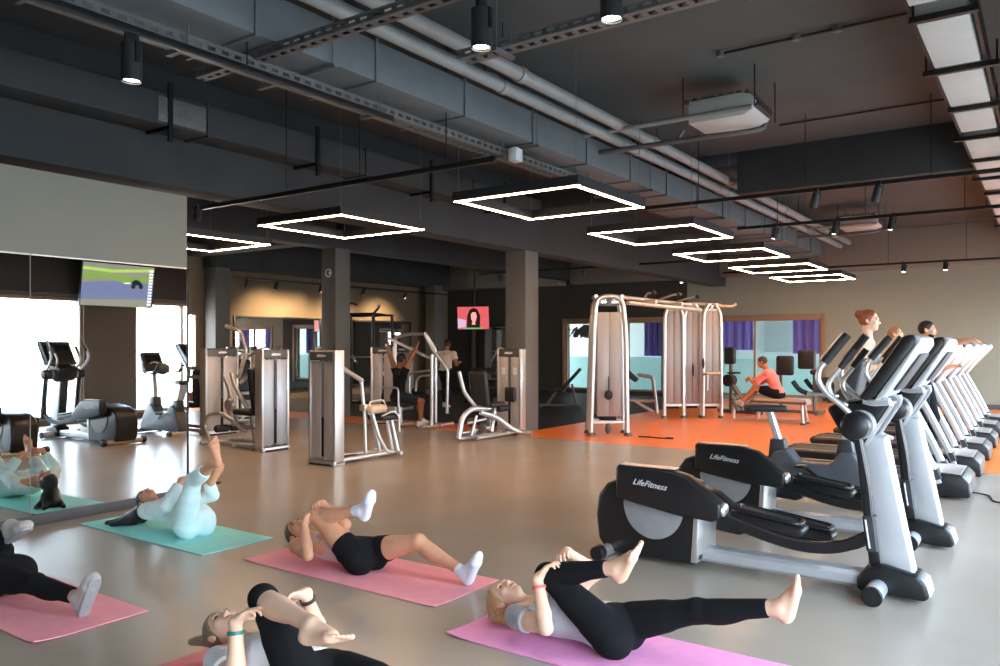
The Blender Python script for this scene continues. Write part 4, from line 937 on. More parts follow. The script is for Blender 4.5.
def surface_nets(F, lo, h):
    n = F.shape; S = F < 0
    c8 = [(i, j, k) for i in (0, 1) for j in (0, 1) for k in (0, 1)]
    sl = lambda o: tuple(slice(o[d], n[d]-1+o[d]) for d in range(3))
    cnt = sum(S[sl(o)].astype(np.int8) for o in c8); act = (cnt > 0) & (cnt < 8)
    I = np.argwhere(act); idx = np.full(act.shape, -1, np.int64); idx[act] = np.arange(len(I))
    val = {o: F[I[:, 0]+o[0], I[:, 1]+o[1], I[:, 2]+o[2]] for o in c8}
    acc = np.zeros((len(I), 3)); num = np.zeros(len(I))
    for o in c8:
        for d in range(3):
            if o[d]: continue
            q = list(o); q[d] = 1; q = tuple(q); a, b = val[o], val[q]; m = (a < 0) != (b < 0)
            t = np.where(m, a/np.where(np.abs(a-b) < 1e-9, 1, a-b), 0); p = np.tile(np.array(o, float), (len(I), 1)); p[:, d] += t
            acc[m] += p[m]; num[m] += 1
    Vt = (I+acc/num[:, None])*h+lo
    quads = []
    for d in range(3):
        e, f = [(1, 2), (2, 0), (0, 1)][d]
        s0 = [slice(None)]*3; s1 = [slice(None)]*3; s0[d] = slice(0, n[d]-1); s1[d] = slice(1, n[d])
        A, B = S[tuple(s0)], S[tuple(s1)]; X = np.argwhere(A != B)
        X = X[(X[:, e] > 0) & (X[:, f] > 0) & (X[:, e] < n[e]-1) & (X[:, f] < n[f]-1)]
        if not len(X): continue
        def cell(de, df): Y = X.copy(); Y[:, e] -= de; Y[:, f] -= df; return idx[Y[:, 0], Y[:, 1], Y[:, 2]]
        q = np.stack([cell(1, 1), cell(0, 1), cell(0, 0), cell(1, 0)], 1)
        fl = ~A[X[:, 0], X[:, 1], X[:, 2]]; q[fl] = q[fl][:, ::-1]
        quads.append(q)
    Q = np.concatenate(quads); Q = Q[(Q >= 0).all(1)]
    return Vt, Q
def skin_mesh(name, prims, m, h, origin, parent=None, smooth=1):
    F, lo = field(prims, h); Vt, Q = surface_nets(F, lo, h)
    if smooth:
        for _ in range(smooth):
            A = np.zeros_like(Vt); C = np.zeros(len(Vt))
            for a in range(4):
                b = (a+1) % 4
                np.add.at(A, Q[:, a], Vt[Q[:, b]]); np.add.at(C, Q[:, a], 1); np.add.at(A, Q[:, b], Vt[Q[:, a]]); np.add.at(C, Q[:, b], 1)
            Vt = Vt*.5+.5*A/np.maximum(C, 1)[:, None]
    Vt = Vt-np.array(origin)
    me = bpy.data.meshes.new(name); me.vertices.add(len(Vt)); me.vertices.foreach_set('co', Vt.astype(np.float32).ravel())
    me.loops.add(len(Q)*4); me.loops.foreach_set('vertex_index', Q.astype(np.int32).ravel())
    me.polygons.add(len(Q)); me.polygons.foreach_set('loop_start', np.arange(0, len(Q)*4, 4, dtype=np.int32))
    me.update(calc_edges=True); me.polygons.foreach_set('use_smooth', np.ones(len(Q), bool)); me.update()
    me.materials.append(MATS[m]); return link(name, me, parent)

def ik(a, target, l1, l2, hint):
    """elbow / knee point for a two-bone chain, bent towards hint"""
    a, t = V(a), V(target); d = t-a; L = min(d.length, (l1+l2)*.9985); u = d.normalized()
    x = (l1*l1-l2*l2+L*L)/(2*L); y = math.sqrt(max(l1*l1-x*x, 0)); w = V(hint)-a; w = w-u*w.dot(u); w = w.normalized() if w.length > 1e-4 else u.orthogonal()
    return a+u*x+w*y, a+u*L
def human(label, origin, pelvis, up0, fr0, up1, fr1, headup, headfr, legs, arms, look, s=1.0, h=.006, female=True, category='person', chestpos=None):
    """legs/arms: {'R':..., 'L':...}; leg = (knee hint, ankle, toe dir); arm = (elbow hint, wrist, finger dir, palm normal, curl)"""
    P = V(pelvis); u0, f0 = nrm(up0), nrm(fr0); f0 = nrm(f0-u0*f0.dot(u0)); s0 = u0.cross(f0)      # s0 = the person's left
    u1, f1 = nrm(up1), nrm(fr1); f1 = nrm(f1-u1*f1.dot(u1)); s1 = u1.cross(f1)
    body = []; G = {}                                  # G: clothing regions -> lists of (prim maker)
    W = P+u0*.15*s; C = W+nrm(u0+u1)*.10*s+u1*.07*s; Nk = C+u1*.185*s
    fw = .93 if female else 1.0
    def torso(o=0.0):
        L = [EL(P+u0*.03*s, (s0, f0, u0), (.158*s+o, .105*s+o, .12*s+o), .04)]
        for q in (-1, 1): L.append(EL(P+s0*q*.075*s-f0*.045*s-u0*.03*s, (s0, f0, u0), (.088*s+o, .085*s+o, .095*s+o), .04))
        L += [EL(W, (s0, f0, u0), ((.128 if female else .145)*s+o, .092*s+o, .13*s+o), .05), EL(C, (s1, f1, u1), (.152*fw*s+o, .105*s+o, .165*s+o), .05)]
        if female:
            for q in (-1, 1): L.append(EL(C+f1*.072*s+s1*q*.068*s-u1*.01*s, (s1, f1, u1), (.062*s+o, .052*s+o, .06*s+o), .03))
        else: L.append(EL(C+f1*.04*s+u1*.05*s, (s1, f1, u1), (.145*s+o, .075*s+o, .09*s+o), .04))
        return L
    shw = (.165 if female else .195)*s
    Sh = {'L': C+u1*.115*s+s1*shw, 'R': C+u1*.115*s-s1*shw}
    for k_ in ('L', 'R'):
        if arms.get(k_) and len(arms[k_]) > 5: Sh[k_] = Sh[k_]+V(arms[k_][5])
    def yoke(o=0.0):
        L = []
        for k_ in ('L', 'R'):
            L.append(RC(Nk-u1*.02*s, Sh[k_], .050*s+o, .046*s+o, .04)); L.append(RC(Sh[k_], Sh[k_]-u1*.02*s, .055*s+o, .05*s+o, .03))
            L.append(RC(C+u1*.02*s, Sh[k_]*.8+C*.2, .085*s+o, .055*s+o, .04))
        return L
    body += torso()+yoke(); limbs = {}
    hu, hf = nrm(headup), nrm(headfr); hf = nrm(hf-hu*hf.dot(hu)); hs = hu.cross(hf)
    hb = Nk+(u1*.6+hu*.4)*.075*s; H = hb+hu*.105*s+hf*.02*s
    hp = [RC(Nk-u1*.03*s, hb+hu*.03*s, .056*s, .050*s, .025)]
    ax = (hs, hf, hu)
    hp += [EL(H+hu*.022*s-hf*.012*s, ax, (.074*s, .094*s, .090*s), .02), EL(H-hu*.04*s+hf*.03*s, ax, (.056*s, .060*s, .072*s), .03), RC(H-hu*.088*s+hf*.05*s, H-hu*.092*s+hf*.066*s, .024*s, .021*s, .02),
           RC(H+hu*.004*s+hf*.083*s, H-hu*.032*s+hf*.102*s, .008*s, .0125*s, .010), EL(H-hu*.036*s+hf*.094*s, ax, (.019*s, .010*s, .009*s), .008),
           EL(H-hu*.061*s+hf*.083*s, ax, (.024*s, .011*s, .009*s), .008), EL(H+hu*.021*s+hf*.078*s, ax, (.052*s, .013*s, .010*s), .015)]
    for q in (-1, 1): hp += [EL(H+hs*q*.040*s-hu*.022*s+hf*.062*s, ax, (.022*s, .018*s, .020*s), .02), EL(H+hs*q*.074*s-hu*.008*s-hf*.006*s, (hs*q+hf*.3, hf, hu), (.009*s, .019*s, .031*s), .008)]
    body += hp
    # arms
    AR = {}
    for k_ in ('L', 'R'):
        a = arms[k_]; E_, Wr = ik(Sh[k_], a[1], .285*s, .245*s, a[0]); AR[k_] = (Sh[k_], E_, Wr)
        mid = E_+(Wr-E_)*.28; th = (1.0 if female else 1.14)*s
        body.append(RC(Sh[k_], Sh[k_]+(E_-Sh[k_])*.35, .047*th, .0435*th, .02)); arm = limbs['arm'+k_] = []
        arm += [RC(Sh[k_], E_, .047*th, .037*th, .02), RC(Sh[k_]+(E_-Sh[k_])*.35, Sh[k_]+(E_-Sh[k_])*.6, .046*th, .044*th, .02), RC(E_, mid, .037*th, .040*th, .015), RC(mid, Wr, .040*th, .0255*th, .015)]
        d, n = nrm(a[2]), nrm(a[3]); n = nrm(n-d*n.dot(d)); t_ = d.cross(n) if k_ == 'R' else n.cross(d); cu = a[4]
        hs_ = s*.98
        arm += [RC(Wr-d*.01*hs_, Wr+d*.02*hs_, .026*hs_, .025*hs_, .012), EL(Wr+d*.048*hs_, (t_, d, n), (.041*hs_, .05*hs_, .0165*hs_), .012)]
        for i, (off, ln) in enumerate(((.030, .068), (.0105, .077), (-.009, .071), (-.0275, .056))):
            b0 = Wr+d*(.086-.006*abs(i-1))*hs_+t_*off*hs_; dd = nrm(d+t_*(off*1.2)); ang = cu*(.85+.1*i)
            for j, fr_ in enumerate((.45, .31, .24)):
                ang_j = ang*(j*.75+.45); v = dd*math.cos(ang_j)+n*math.sin(ang_j); b1 = b0+v*ln*fr_*hs_
                arm.append(RC(b0, b1, (.0092-.0008*j)*hs_, (.0086-.0010*j)*hs_, .003)); b0 = b1
        b0 = Wr+d*.022*hs_+t_*.030*hs_+n*.004; v = nrm(d*.65+t_*.7+n*(.15+.35*cu))
        for ln, r0, r1 in ((.042, .0135, .0108), (.032, .0108, .0088), (.022, .0090, .0072)): b1 = b0+v*ln*hs_; arm.append(RC(b0, b1, r0*hs_, r1*hs_, .005)); b0 = b1; v = nrm(v+d*.35+n*.2*cu)
    LG = {}; foot = {'L': [], 'R': []}
    for k_ in ('L', 'R'):
        q = 1 if k_ == 'L' else -1; hip = P+s0*q*.088*s-u0*.01*s; l = legs[k_]
        K, A = ik(hip, l[1], .425*s, .405*s, l[0]); LG[k_] = (hip, K, A)
        shin = nrm(A-K); td = nrm(l[2]); dn = shin-td*shin.dot(td)*.9
        if len(l) > 3: dn = V(l[3])
        dn = nrm(dn-td*dn.dot(td)); sd = td.cross(dn); th = (1.0 if female else 1.0)*s
        back = nrm(((hip+A)/2)-K) if ((hip+A)/2-K).length > .02 else -f0
        foot[k_] = [RC(A-td*.012*s, A+dn*.045*s-td*.028*s, .034*th, .031*th, .02), RC(A+dn*.012*s+td*.015*s, A+dn*.047*s+td*.118*s, .036*th, .023*th, .02), RC(A+dn*.055*s-td*.01*s, A+dn*.06*s+td*.10*s+sd*.02*s, .022*th, .020*th, .02), RC(A+dn*.055*s, A+dn*.06*s+td*.11*s-sd*.02*s, .022*th, .021*th, .02),
                   EL(A+dn*.058*s+td*.115*s, (sd, td, dn), (.043*th, .03*th, .019*th), .015)]
        toes = []
        for i in range(5):
            o = (-.036+.0175*i)*s*(1 if k_ == 'L' else -1)*(-1); ln = (.062-.0065*i)*s; r_ = (.0135 if i == 0 else .0098-.0004*i)*s
            b = A+dn*.060*s+td*(.128-.004*i)*s+sd*o*(-1); toes.append(RC(b, b+td*ln-dn*.004*s, r_, r_*.92, .005))
        body.append(RC(hip, hip+(K-hip)*.32, .088*th, .0771*th, .035)); leg = limbs['leg'+k_] = []
        leg += [RC(hip, K, .088*th, .054*th, .035), RC(hip+(K-hip)*.15, hip+(K-hip)*.55, .088*th, .070*th, .03), RC(K, A, .052*th, .034*th, .02), EL(K+(A-K)*.30+back*.018*s*min(1, 3*back.length), (sd, shin, shin.cross(sd)), (.048*th, .12*th, .050*th), .025), EL(K, (sd, shin, shin.cross(sd)), (.050*th, .055*th, .053*th), .02)]
        leg += foot[k_]+([] if any(g[0] in ('sock', 'shoe') for g in look['wear']) else toes)
    root = skin_mesh('person', [body]+list(limbs.values()), look['skin'], h, origin, smooth=1); root.location = V(origin)
    tag(root, label, category)
    def thigh(k_, o, t0, t1):
        hip, K, A = LG[k_]; L = []
        def pt(t): return hip+(K-hip)*t if t <= 1 else K+(A-K)*(t-1)
        e = pt(t1); seg = nrm(K-hip) if t1 <= 1 else nrm(A-K); cut = [(e, seg)]
        L += [RC(hip, K, .088*s+o, .054*s+o, .035, cut if t1 <= 1 else None), RC(hip+(K-hip)*.15, hip+(K-hip)*.55, .088*s+o, .070*s+o, .03, cut if t1 <= 1 else None)]
        if t1 > 1:
            shin = nrm(A-K); back = nrm(((hip+A)/2)-K) if ((hip+A)/2-K).length > .02 else -f0; sd = shin.orthogonal()
            L += [RC(K, A, .052*s+o, .034*s+o*1.2, .02, cut), EL(K+(A-K)*.30+back*.018*s, (sd, shin, shin.cross(sd)), (.048*s+o, .12*s+o, .050*s+o), .025, cut), EL(K, (sd, shin, shin.cross(sd)), (.05*s+o, .055*s+o, .053*s+o), .02)]
        return L
    def sleeve(k_, o, t):
        S_, E_, W_ = AR[k_]; th = (1.0 if female else 1.14)*s
        e = S_+(E_-S_)*t if t <= 1 else E_+(W_-E_)*(t-1); sg = nrm(E_-S_) if t <= 1 else nrm(W_-E_)
        L = [RC(S_, E_, .047*th+o, .037*th+o*1.3, .02, [(e, sg)] if t <= 1 else None), RC(S_+(E_-S_)*.35, S_+(E_-S_)*.6, .046*th+o, .044*th+o, .02, [(e, sg)] if t <= 1 else None)]
        if t > 1: mid = E_+(W_-E_)*.28; L += [RC(E_, mid, .037*th+o, .04*th+o, .015, [(e, sg)]), RC(mid, W_, .04*th+o, .0255*th+o*1.6, .015, [(e, sg)])]
        return L
    for g in look['wear']:
        kind, m, o = g[0], g[1], g[2]; hg = h*1.05
        if kind == 'bottoms':      # (kind, mat, offset, leg end, waist height above pelvis, name)
            L = torso(o)[:4]; hi = P+u0*g[4]*s
            for p in L: p.cut.append((hi, u0))
            GR = [L]
            for k_ in ('L', 'R'):
                hip, K, A = LG[k_]; L.append(RC(hip, hip+(K-hip)*.30, .088*s+o, .0778*s+o, .035)); GR.append(thigh(k_, o, 0, g[3][k_] if isinstance(g[3], dict) else g[3]))
            skin_mesh(g[5], GR, m, hg, origin, root)
        elif kind == 'top':        # (kind, mat, offset, sleeve end, hem height above pelvis, neck height, name)
            L = torso(o)+yoke(o); lo_ = P+u0*g[4]*s; nk = C+u1*g[5]*s+f1*(-.02)*s; nn = nrm(u1*.85+f1*.5)
            for p in L: p.cut += [(lo_, -u0), (nk, nn)] if g[5] < .3 else [(lo_, -u0)]
            GR = [L]
            if g[3] > 0:
                for k_ in ('L', 'R'):
                    q = min(.35, g[3]*.7); th = (1.0 if female else 1.14)*s; L.append(RC(AR[k_][0], AR[k_][0]+(AR[k_][1]-AR[k_][0])*q, .047*th+o, (.047-.01*q)*th+o, .02)); GR.append(sleeve(k_, o*1.25, g[3]))
            if g[3] <= 0:
                for k_, q in (('L', 1), ('R', -1)):
                    for p in L: p.cut.append((C+s1*q*.125*s, s1*q))
            skin_mesh(g[6], GR, m, hg, origin, root)
        elif kind in ('sock', 'shoe'):
            for k_ in (g[3] if len(g) > 3 else 'LR'):
                hip, K, A = LG[k_]; sh = nrm(A-K); l = legs[k_]; td = nrm(l[2]); dn = V(l[3]) if len(l) > 3 else sh-td*sh.dot(td)*.9; dn = nrm(dn-td*dn.dot(td)); sd = td.cross(dn)
                L = []
                for p in foot[k_]:
                    if isinstance(p, EL): L.append(EL(p.c, p.M, p.r+o, p.k))
                    else: L.append(RC(p.a, p.b, p.ra+o, p.rb+o, p.k))
                L += [RC(A+dn*.057*s+td*.11*s, A+dn*.060*s+td*.178*s, .029*s+o, .019*s+o, .02), RC(A+dn*.058*s+td*.12*s+sd*.02*s, A+dn*.058*s+td*.16*s+sd*.02*s, .02*s+o, .018*s+o, .02), RC(A+dn*.058*s+td*.12*s-sd*.02*s, A+dn*.058*s+td*.16*s-sd*.02*s, .02*s+o, .018*s+o, .02)]
                L.append(RC(A-sh*.07*s, A, .036*s+o, .035*s+o, .02, [(A-sh*(.06 if kind == 'sock' else .03)*s, -sh)]))
                b = skin_mesh(kind, L, m, h, origin, root)
                if kind == 'shoe':
                    S2 = [RC(A+dn*.083*s-td*.04*s, A+dn*.088*s+td*.15*s, .036*s, .04*s, .01, [(A+dn*.098*s, dn), (A+dn*.07*s, -dn)])]
                    skin_mesh('sole', S2, g[4], h, origin, b)
        elif kind == 'band':       # (kind, mat, side, t along forearm)
            S_, E_, W_ = AR[g[2]]; c = E_+(W_-E_)*g[3]; d = nrm(W_-E_); q = d.orthogonal().normalized(); w = d.cross(q); r_ = (.040+(.0265-.040)*max(0, (g[3]-.28)/.72))*s+.004
            pts = [c+q*math.cos(a)*r_+w*math.sin(a)*r_-V(origin) for a in [2*PI*k/24 for k in range(24)]]
            MB().tube(pts, 1, closed=True, up=d, prof=[(-.003, -.008), (.003, -.008), (.003, .008), (-.003, .008)]).build('wristband', m, root)
    # hair
    if look.get('hair'):
        hm, style = look['hair'][0], look['hair'][1]
        c0 = H+hu*.022*s-hf*.012*s; fn = nrm(hf*.90-hu*.42); L = [EL(c0, ax, (.082*s, .101*s, .098*s), .02, [(H+hf*.052*s+hu*.045*s, fn)])]
        if style == 'short': L = [EL(c0, ax, (.079*s, .099*s, .097*s), .02, [(H+hf*.058*s+hu*.045*s, nrm(hf*.85-hu*.5)), (H-hu*.05*s-hf*.05*s, nrm(-hu-hf*.25))])]
        if style == 'beard': L = [EL(c0, ax, (.078*s, .098*s, .096*s), .02, [(H+hf*.058*s+hu*.045*s, nrm(hf*.85-hu*.5)), (H-hu*.06*s, nrm(-hu))])]
        if style == 'bun': L += [EL(c0-hf*.095*s+hu*.045*s, ax, (.045*s, .042*s, .045*s), .015)]
        if style == 'pony':
            for j, d in enumerate(look['hair'][2]):
                a, b, ra, rb = d; L.append(RC(H+hs*a[0]*s+hf*a[1]*s+hu*a[2]*s, H+hs*b[0]*s+hf*b[1]*s+hu*b[2]*s, ra*s, rb*s, .015))
        if style == 'spread':
            for (p, ra, q, rb) in look['hair'][2]: L.append(RC(V(p), V(q), ra, rb, .02))
        o_ = skin_mesh('hair', L, hm, h, origin, root)
        if style == 'beard':
            skin_mesh('beard', [EL(H-hu*.052*s+hf*.036*s, ax, (.058*s, .062*s, .062*s), .02, [(H-hu*.045*s+hf*.02*s, nrm(hu*.9+hf*.35))])], hm, h, origin, root)
    if look.get('face', True):
        for q in (-1, 1):
            e = H+hs*q*.0305*s+hu*.002*s+hf*.0775*s-V(origin)
            Mx = Matrix([list(hs), list(hf), list(hu)]).transposed()
            MB().ell(e, (.0135*s, .010*s, .0055*s), Mx, 12, 8).build('eye', 'eye', root)
            MB().ell(e+hu*.019*s+hf*.008*s, (.019*s, .007*s, .0038*s), Mx, 12, 8).build('eyebrow', look['hair'][0] if look.get('hair') else 'hair_brown', root)
        MB().ell(H-hu*.0615*s+hf*.0915*s-V(origin), (.021*s, .006*s, .0065*s), Matrix([list(hs), list(hf), list(hu)]).transposed(), 12, 8).build('mouth', 'lip', root)
    return root, dict(H=H, AR=AR, LG=LG, P=P, Sh=Sh)
UPL, FRL = (-1, 0, .0), (0, 0, 1)      # lying on the back, head towards -x
DN = (1, 0, 0)
# woman in white socks and black shorts
human('woman in black shorts and white ankle socks hugging one knee on the middle pink mat', (-4.0, 4.0, .012), (-3.98, 4.0, .125), (-1, 0, .02), FRL, (-1, 0, .08), (.05, 0, 1), (-1, 0, .04), (.02, -.28, 1),
      {'R': ((-4.6, 3.86, 1.0), (-3.93, 3.92, .45), (.40, -.15, .9), (.95, .1, -.35)), 'L': ((-3.6, 4.1, .4), (-3.19, 4.14, .085), (.42, .0, 1), (1, 0, -.3))},
      {'R': ((-4.30, 3.6, -1), (-4.37, 3.80, .32), (.25, .45, .75), (.8, .0, -.2), .9, (-.08, 0, -.01)), 'L': ((-4.3, 4.4, -.3), (-4.40, 4.00, .43), (.15, -.95, .15), (.6, 0, -.8), .9)},
      dict(skin='skin_tan', wear=[('bottoms', 'cloth_black', .006, .34, .14, 'shorts'), ('top', 'cloth_blush', .005, 0, .08, .14, 'tank_top'), ('sock', 'cloth_sock', .004)], hair=('hair_brown', 'pony', [((0, -.09, .0), (0, -.10, -.09), .035, .03)])), h=.006)
# blonde woman in grey
human('blonde woman in grey shirt and black leggings holding her knee on the orchid mat', (-1.9, 3.7, .012), (-1.86, 3.70, .128), (-1, 0, .0), FRL, (-1, 0, .04), (.04, 0, 1), (-1, -.0, -.02), (.06, -.25, 1),
      {'R': ((-2.6, 3.5, .9), (-1.80, 3.58, .475), (.45, -.1, .85), (.9, 0, -.5)), 'L': ((-1.45, 3.8, .8), (-1.04, 3.80, .36), (.24, 0, 1), (1, 0, -.2))},
      {'R': ((-2.2, 3.35, -1), (-2.19, 3.47, .38), (.4, .42, .65), (.75, .2, -.4), .8, (-.07, -.01, 0)), 'L': ((-2.3, 4.1, -.2), (-2.17, 3.74, .465), (.25, -.95, .12), (.45, 0, -.85), .6)},
      dict(skin='skin_fair', wear=[('bottoms', 'cloth_black', .007, 1.88, .12, 'leggings'), ('top', 'cloth_grey', .012, .42, .06, .16, 't_shirt'), ('band', 'wrist_coral', 'R', .82)], hair=('hair_blonde', 'pony', [((0, -.08, .04), (.02, -.10, -.10), .05, .04), ((.0, -.05, .09), (-.06, -.10, .06), .05, .035), ((-.05, -.09, .02), (-.06, -.12, -.08), .04, .025)])), h=.005)
# woman in teal
human('woman in pale teal top and leggings with one leg raised on the teal mat', (-5.9, 3.9, .012), (-5.85, 3.90, .138), (-1, 0, .12), (.12, 0, 1), (-1, 0, .14), (.02, 0, 1), (-1, 0, .05), (.0, -.28, 1),
      {'R': ((-5.70, 3.75, 1.0), (-5.29, 3.70, .69), (-.45, -.0, 1), (1, 0, .45)), 'L': ((-6.6, 4.05, .7), (-5.88, 4.07, .47), (.35, .2, .8), (.9, 0, -.4))},
      {'R': ((-6.15, 3.5, -.1), (-6.02, 3.90, .46), (.3, .8, .1), (.5, 0, -.85), .9), 'L': ((-6.2, 4.4, -.1), (-6.0, 4.12, .48), (.1, -.8, .1), (.5, 0, -.85), .9)},
      dict(skin='skin_tan', wear=[('bottoms', 'cloth_aqua', .007, 1.55, .12, 'leggings'), ('top', 'cloth_teal', .011, 1.8, .04, .17, 'long_sleeved_top')], hair=('hair_black', 'spread', [((-6.60, 3.90, .12), .075, (-6.76, 3.84, .045), .05), ((-6.62, 3.85, .09), .06, (-6.76, 3.76, .03), .035), ((-6.65, 3.92, .06), .05, (-6.90, 3.86, .025), .02), ((-6.65, 3.84, .05), .045, (-6.84, 3.70, .025), .02), ((-6.65, 3.80, .05), .04, (-6.74, 3.68, .03), .02)])), h=.006)
# woman in white shirt
human('woman in a white shirt and black leggings with a green wristband on the coral mat', (-2.9, 2.38, .012), (-2.64, 2.38, .125), (-1, .0, .02), FRL, (-1, .0, .12), (.08, 0, 1), (-1, 0, .08), (.22, -.15, 1),
      {'R': ((-3.3, 2.26, .9), (-2.486, 2.20, .45), (.9, .12, .22), (.25, -.35, -.85)), 'L': ((-2.2, 2.45, .8), (-1.80, 2.46, .16), (.3, .1, 1), (1, 0, -.2))},
      {'R': ((-2.8, 2.0, -1), (-2.90, 2.14, .40), (.6, .35, .5), (.75, .2, -.4), .8, (-.05, -.01, 0)), 'L': ((-2.7, 2.8, -.4), (-2.80, 2.44, .46), (-.25, -.95, .05), (.5, -.1, -.85), .85)},
      dict(skin='skin_fair', wear=[('bottoms', 'cloth_black', .008, {'R': 1.10, 'L': 1.6}, .12, 'leggings'), ('top', 'cloth_white', .013, .5, .04, .17, 't_shirt'), ('band', 'wrist_green', 'R', .80), ('band', 'wrist_dark', 'L', .85)], hair=('hair_ash', 'pony', [((0, -.07, .07), (.0, -.09, .13), .045, .035), ((0, -.09, .13), (-.05, -.10, .20), .034, .02)])), h=.005)
# person cut by the frame
human('person in black leggings and grey sneakers lying on the pink mat at the picture edge', (-5.5, 2.3, .012), (-5.53, 2.32, .125), (-1, 0, .02), FRL, (-1, 0, .08), (.05, 0, 1), (-1, 0, 0), (0, 0, 1),
      {'R': ((-5.2, 2.3, .9), (-4.70, 2.38, .105), (.42, .12, 1), (1, 0, -.25)), 'L': ((-6.6, 2.42, .4), (-5.68, 2.42, .39), (.75, .1, .4), (.5, 0, -.85))},
      {'R': ((-5.9, 1.95, .1), (-6.45, 2.1, .10), (-1, .1, 0), (0, 0, -1), .4), 'L': ((-5.9, 2.75, .2), (-6.45, 2.55, .10), (-1, -.1, .0), (0, 0, -1), .4)},
      dict(skin='skin_tan', wear=[('bottoms', 'cloth_black', .009, 1.86, .12, 'leggings'), ('top', 'cloth_black', .011, .45, .04, .17, 't_shirt'), ('shoe', 'cloth_shoe', .010, 'LR', 'grey_disc')], hair=('hair_brown', 'short')), h=.006)
# the row of people on the treadmills
def stand(label, x, y, z, look, s, female, legs=None, arms=None, hu=(0, 0, 1), hf=(1, 0, -.05), lean=.06, h=.009, up=None, yaw=0, hip=.905):
    P = V((x, y, z+hip*s)); f = V((math.cos(yaw), math.sin(yaw), 0)); l = V((-f.y, f.x, 0))
    def pt(a, b, c): return V((x, y, z))+f*a+l*b+V((0, 0, c))
    Lg = legs or {'L': (pt(.5, .1, .5), pt(.10, .09, .085), f), 'R': (pt(.6, -.1, .5), pt(-.16, -.09, .10), f)}
    Ar = {}
    for k_, q in (('L', 1), ('R', -1)):
        Ar[k_] = (pt(-.4, q*.35, 1.0*s), pt(.28, q*.24, 1.12*s), f+V((0, 0, .2)), V((0, 0, -1))-l*q*.5, .5)
    if arms: Ar.update(arms)
    u = V((0, 0, 1))+f*lean
    return human(label, (x, y, z), P, u, f, u, f, hu, hf, Lg, Ar, look, s=s, female=female, h=h)
stand('woman with a bun and white top walking on the nearest treadmill', -1.74, 9.74, .19, dict(skin='skin_fair', wear=[('bottoms', 'cloth_black', .008, 1.85, .12, 'leggings'), ('top', 'cloth_white', .012, 0, .02, .13, 'vest'), ('shoe', 'cloth_white', .010, 'LR', 'grey_disc')], hair=('hair_auburn', 'bun')), 1.065, True)
stand('ginger-haired person in dark top walking on the third treadmill', -1.92, 12.88, .19, dict(skin='skin_fair', wear=[('bottoms', 'cloth_black', .01, 1.85, .12, 'trousers'), ('top', 'cloth_navy', .014, .5, .0, .17, 't_shirt'), ('shoe', 'cloth_white', .010, 'LR', 'grey_disc')], hair=('hair_ginger', 'short')), .99, False)
stand('dark-haired man in a blue top stretching his arm along the second treadmill', -1.33, 11.3, .19, dict(skin='skin_tan', wear=[('bottoms', 'cloth_black', .01, 1.85, .12, 'trousers'), ('top', 'cloth_bluegrey', .014, .5, .0, .17, 't_shirt'), ('shoe', 'cloth_white', .010, 'LR', 'grey_disc')], hair=('hair_black', 'beard')), 1.01, False,
      arms={'R': ((-1.1, 10.95, 1.2), (-.72, 10.92, 1.68), (1, -.1, .0), (0, 0, -1), .7)})
# man in coral shirt sitting on the low bench, facing -x, feet on the plates
human('man in coral shirt and dark shorts sitting on the low bench, arms on his knees', (-4.69, 16.5, 0), (-4.60, 16.5, .61), (-.22, 0, 1), (-1, 0, -.1), (-.62, 0, 1), (-1, 0, -.6), (-.30, 0, 1), (-1, -.05, -.30),
      {'R': ((-5.04, 16.62, 1.8), (-5.30, 16.62, .40), (-.80, 0, .30), (-.2, 0, -.9)), 'L': ((-5.04, 16.38, 1.8), (-5.30, 16.38, .40), (-.80, 0, .30), (-.2, 0, -.9))},
      {'R': ((-4.94, 16.9, .6), (-5.14, 16.58, .90), (-.8, -.5, -.4), (0, -.2, -1), .8), 'L': ((-4.94, 16.1, .6), (-5.14, 16.42, .92), (-.8, .5, -.4), (0, .2, -1), .8)},
      dict(skin='skin_warm', wear=[('bottoms', 'cloth_navy', .014, .75, .10, 'shorts'), ('top', 'cloth_coral', .016, .85, -.02, .17, 't_shirt'), ('shoe', 'cloth_shoe', .010, 'LR', 'wrist_dark')], hair=('hair_brown', 'short')), h=.009, female=False, s=1.03)
# man in black at the pulldown, seen from behind
human('man in a black shirt pulling down the bar of the pulldown machine, seen from behind', (-10.45, 11.48, 0), (-10.45, 11.47, .60), (.02, -.02, 1), (.45, .9, 0), (.05, .06, 1), (.45, .9, 0), (.03, .05, 1), (.3, .95, .1),
      {'R': ((-9.9, 11.6, .9), (-9.98, 11.55, .09), (.75, .3, 0), (0, 0, -1)), 'L': ((-10.3, 12.1, .9), (-10.3, 12.0, .09), (.5, .8, 0), (0, 0, -1))},
      {'R': ((-9.8, 11.0, 1.5), (-10.06, 11.58, 1.60), (-.1, .3, 1), (.3, .9, 0), 1.0), 'L': ((-11.1, 11.6, 1.4), (-10.62, 11.30, 1.62), (.1, .2, 1), (.3, .9, 0), 1.1)},
      dict(skin='skin_brown', wear=[('bottoms', 'cloth_denim', .014, .85, .10, 'shorts'), ('top', 'cloth_black', .016, .35, -.02, .17, 't_shirt'), ('shoe', 'cloth_white', .010, 'LR', 'wrist_dark')], hair=('hair_black', 'short')), h=.009, female=False, s=1.05)
# man in a cream shirt standing far back
stand('person in a cream shirt and black trousers standing far back in the weights area', -12.68, 15.68, 0, dict(skin='skin_brown', wear=[('bottoms', 'cloth_black', .012, 1.85, .12, 'trousers'), ('top', 'cloth_cream', .016, .5, .0, .17, 't_shirt'), ('shoe', 'cloth_white', .010, 'LR', 'wrist_dark')], hair=('hair_black', 'short')), 1.03, False, yaw=R(100), hf=(-.2, 1, -.3), lean=.15, h=.01)
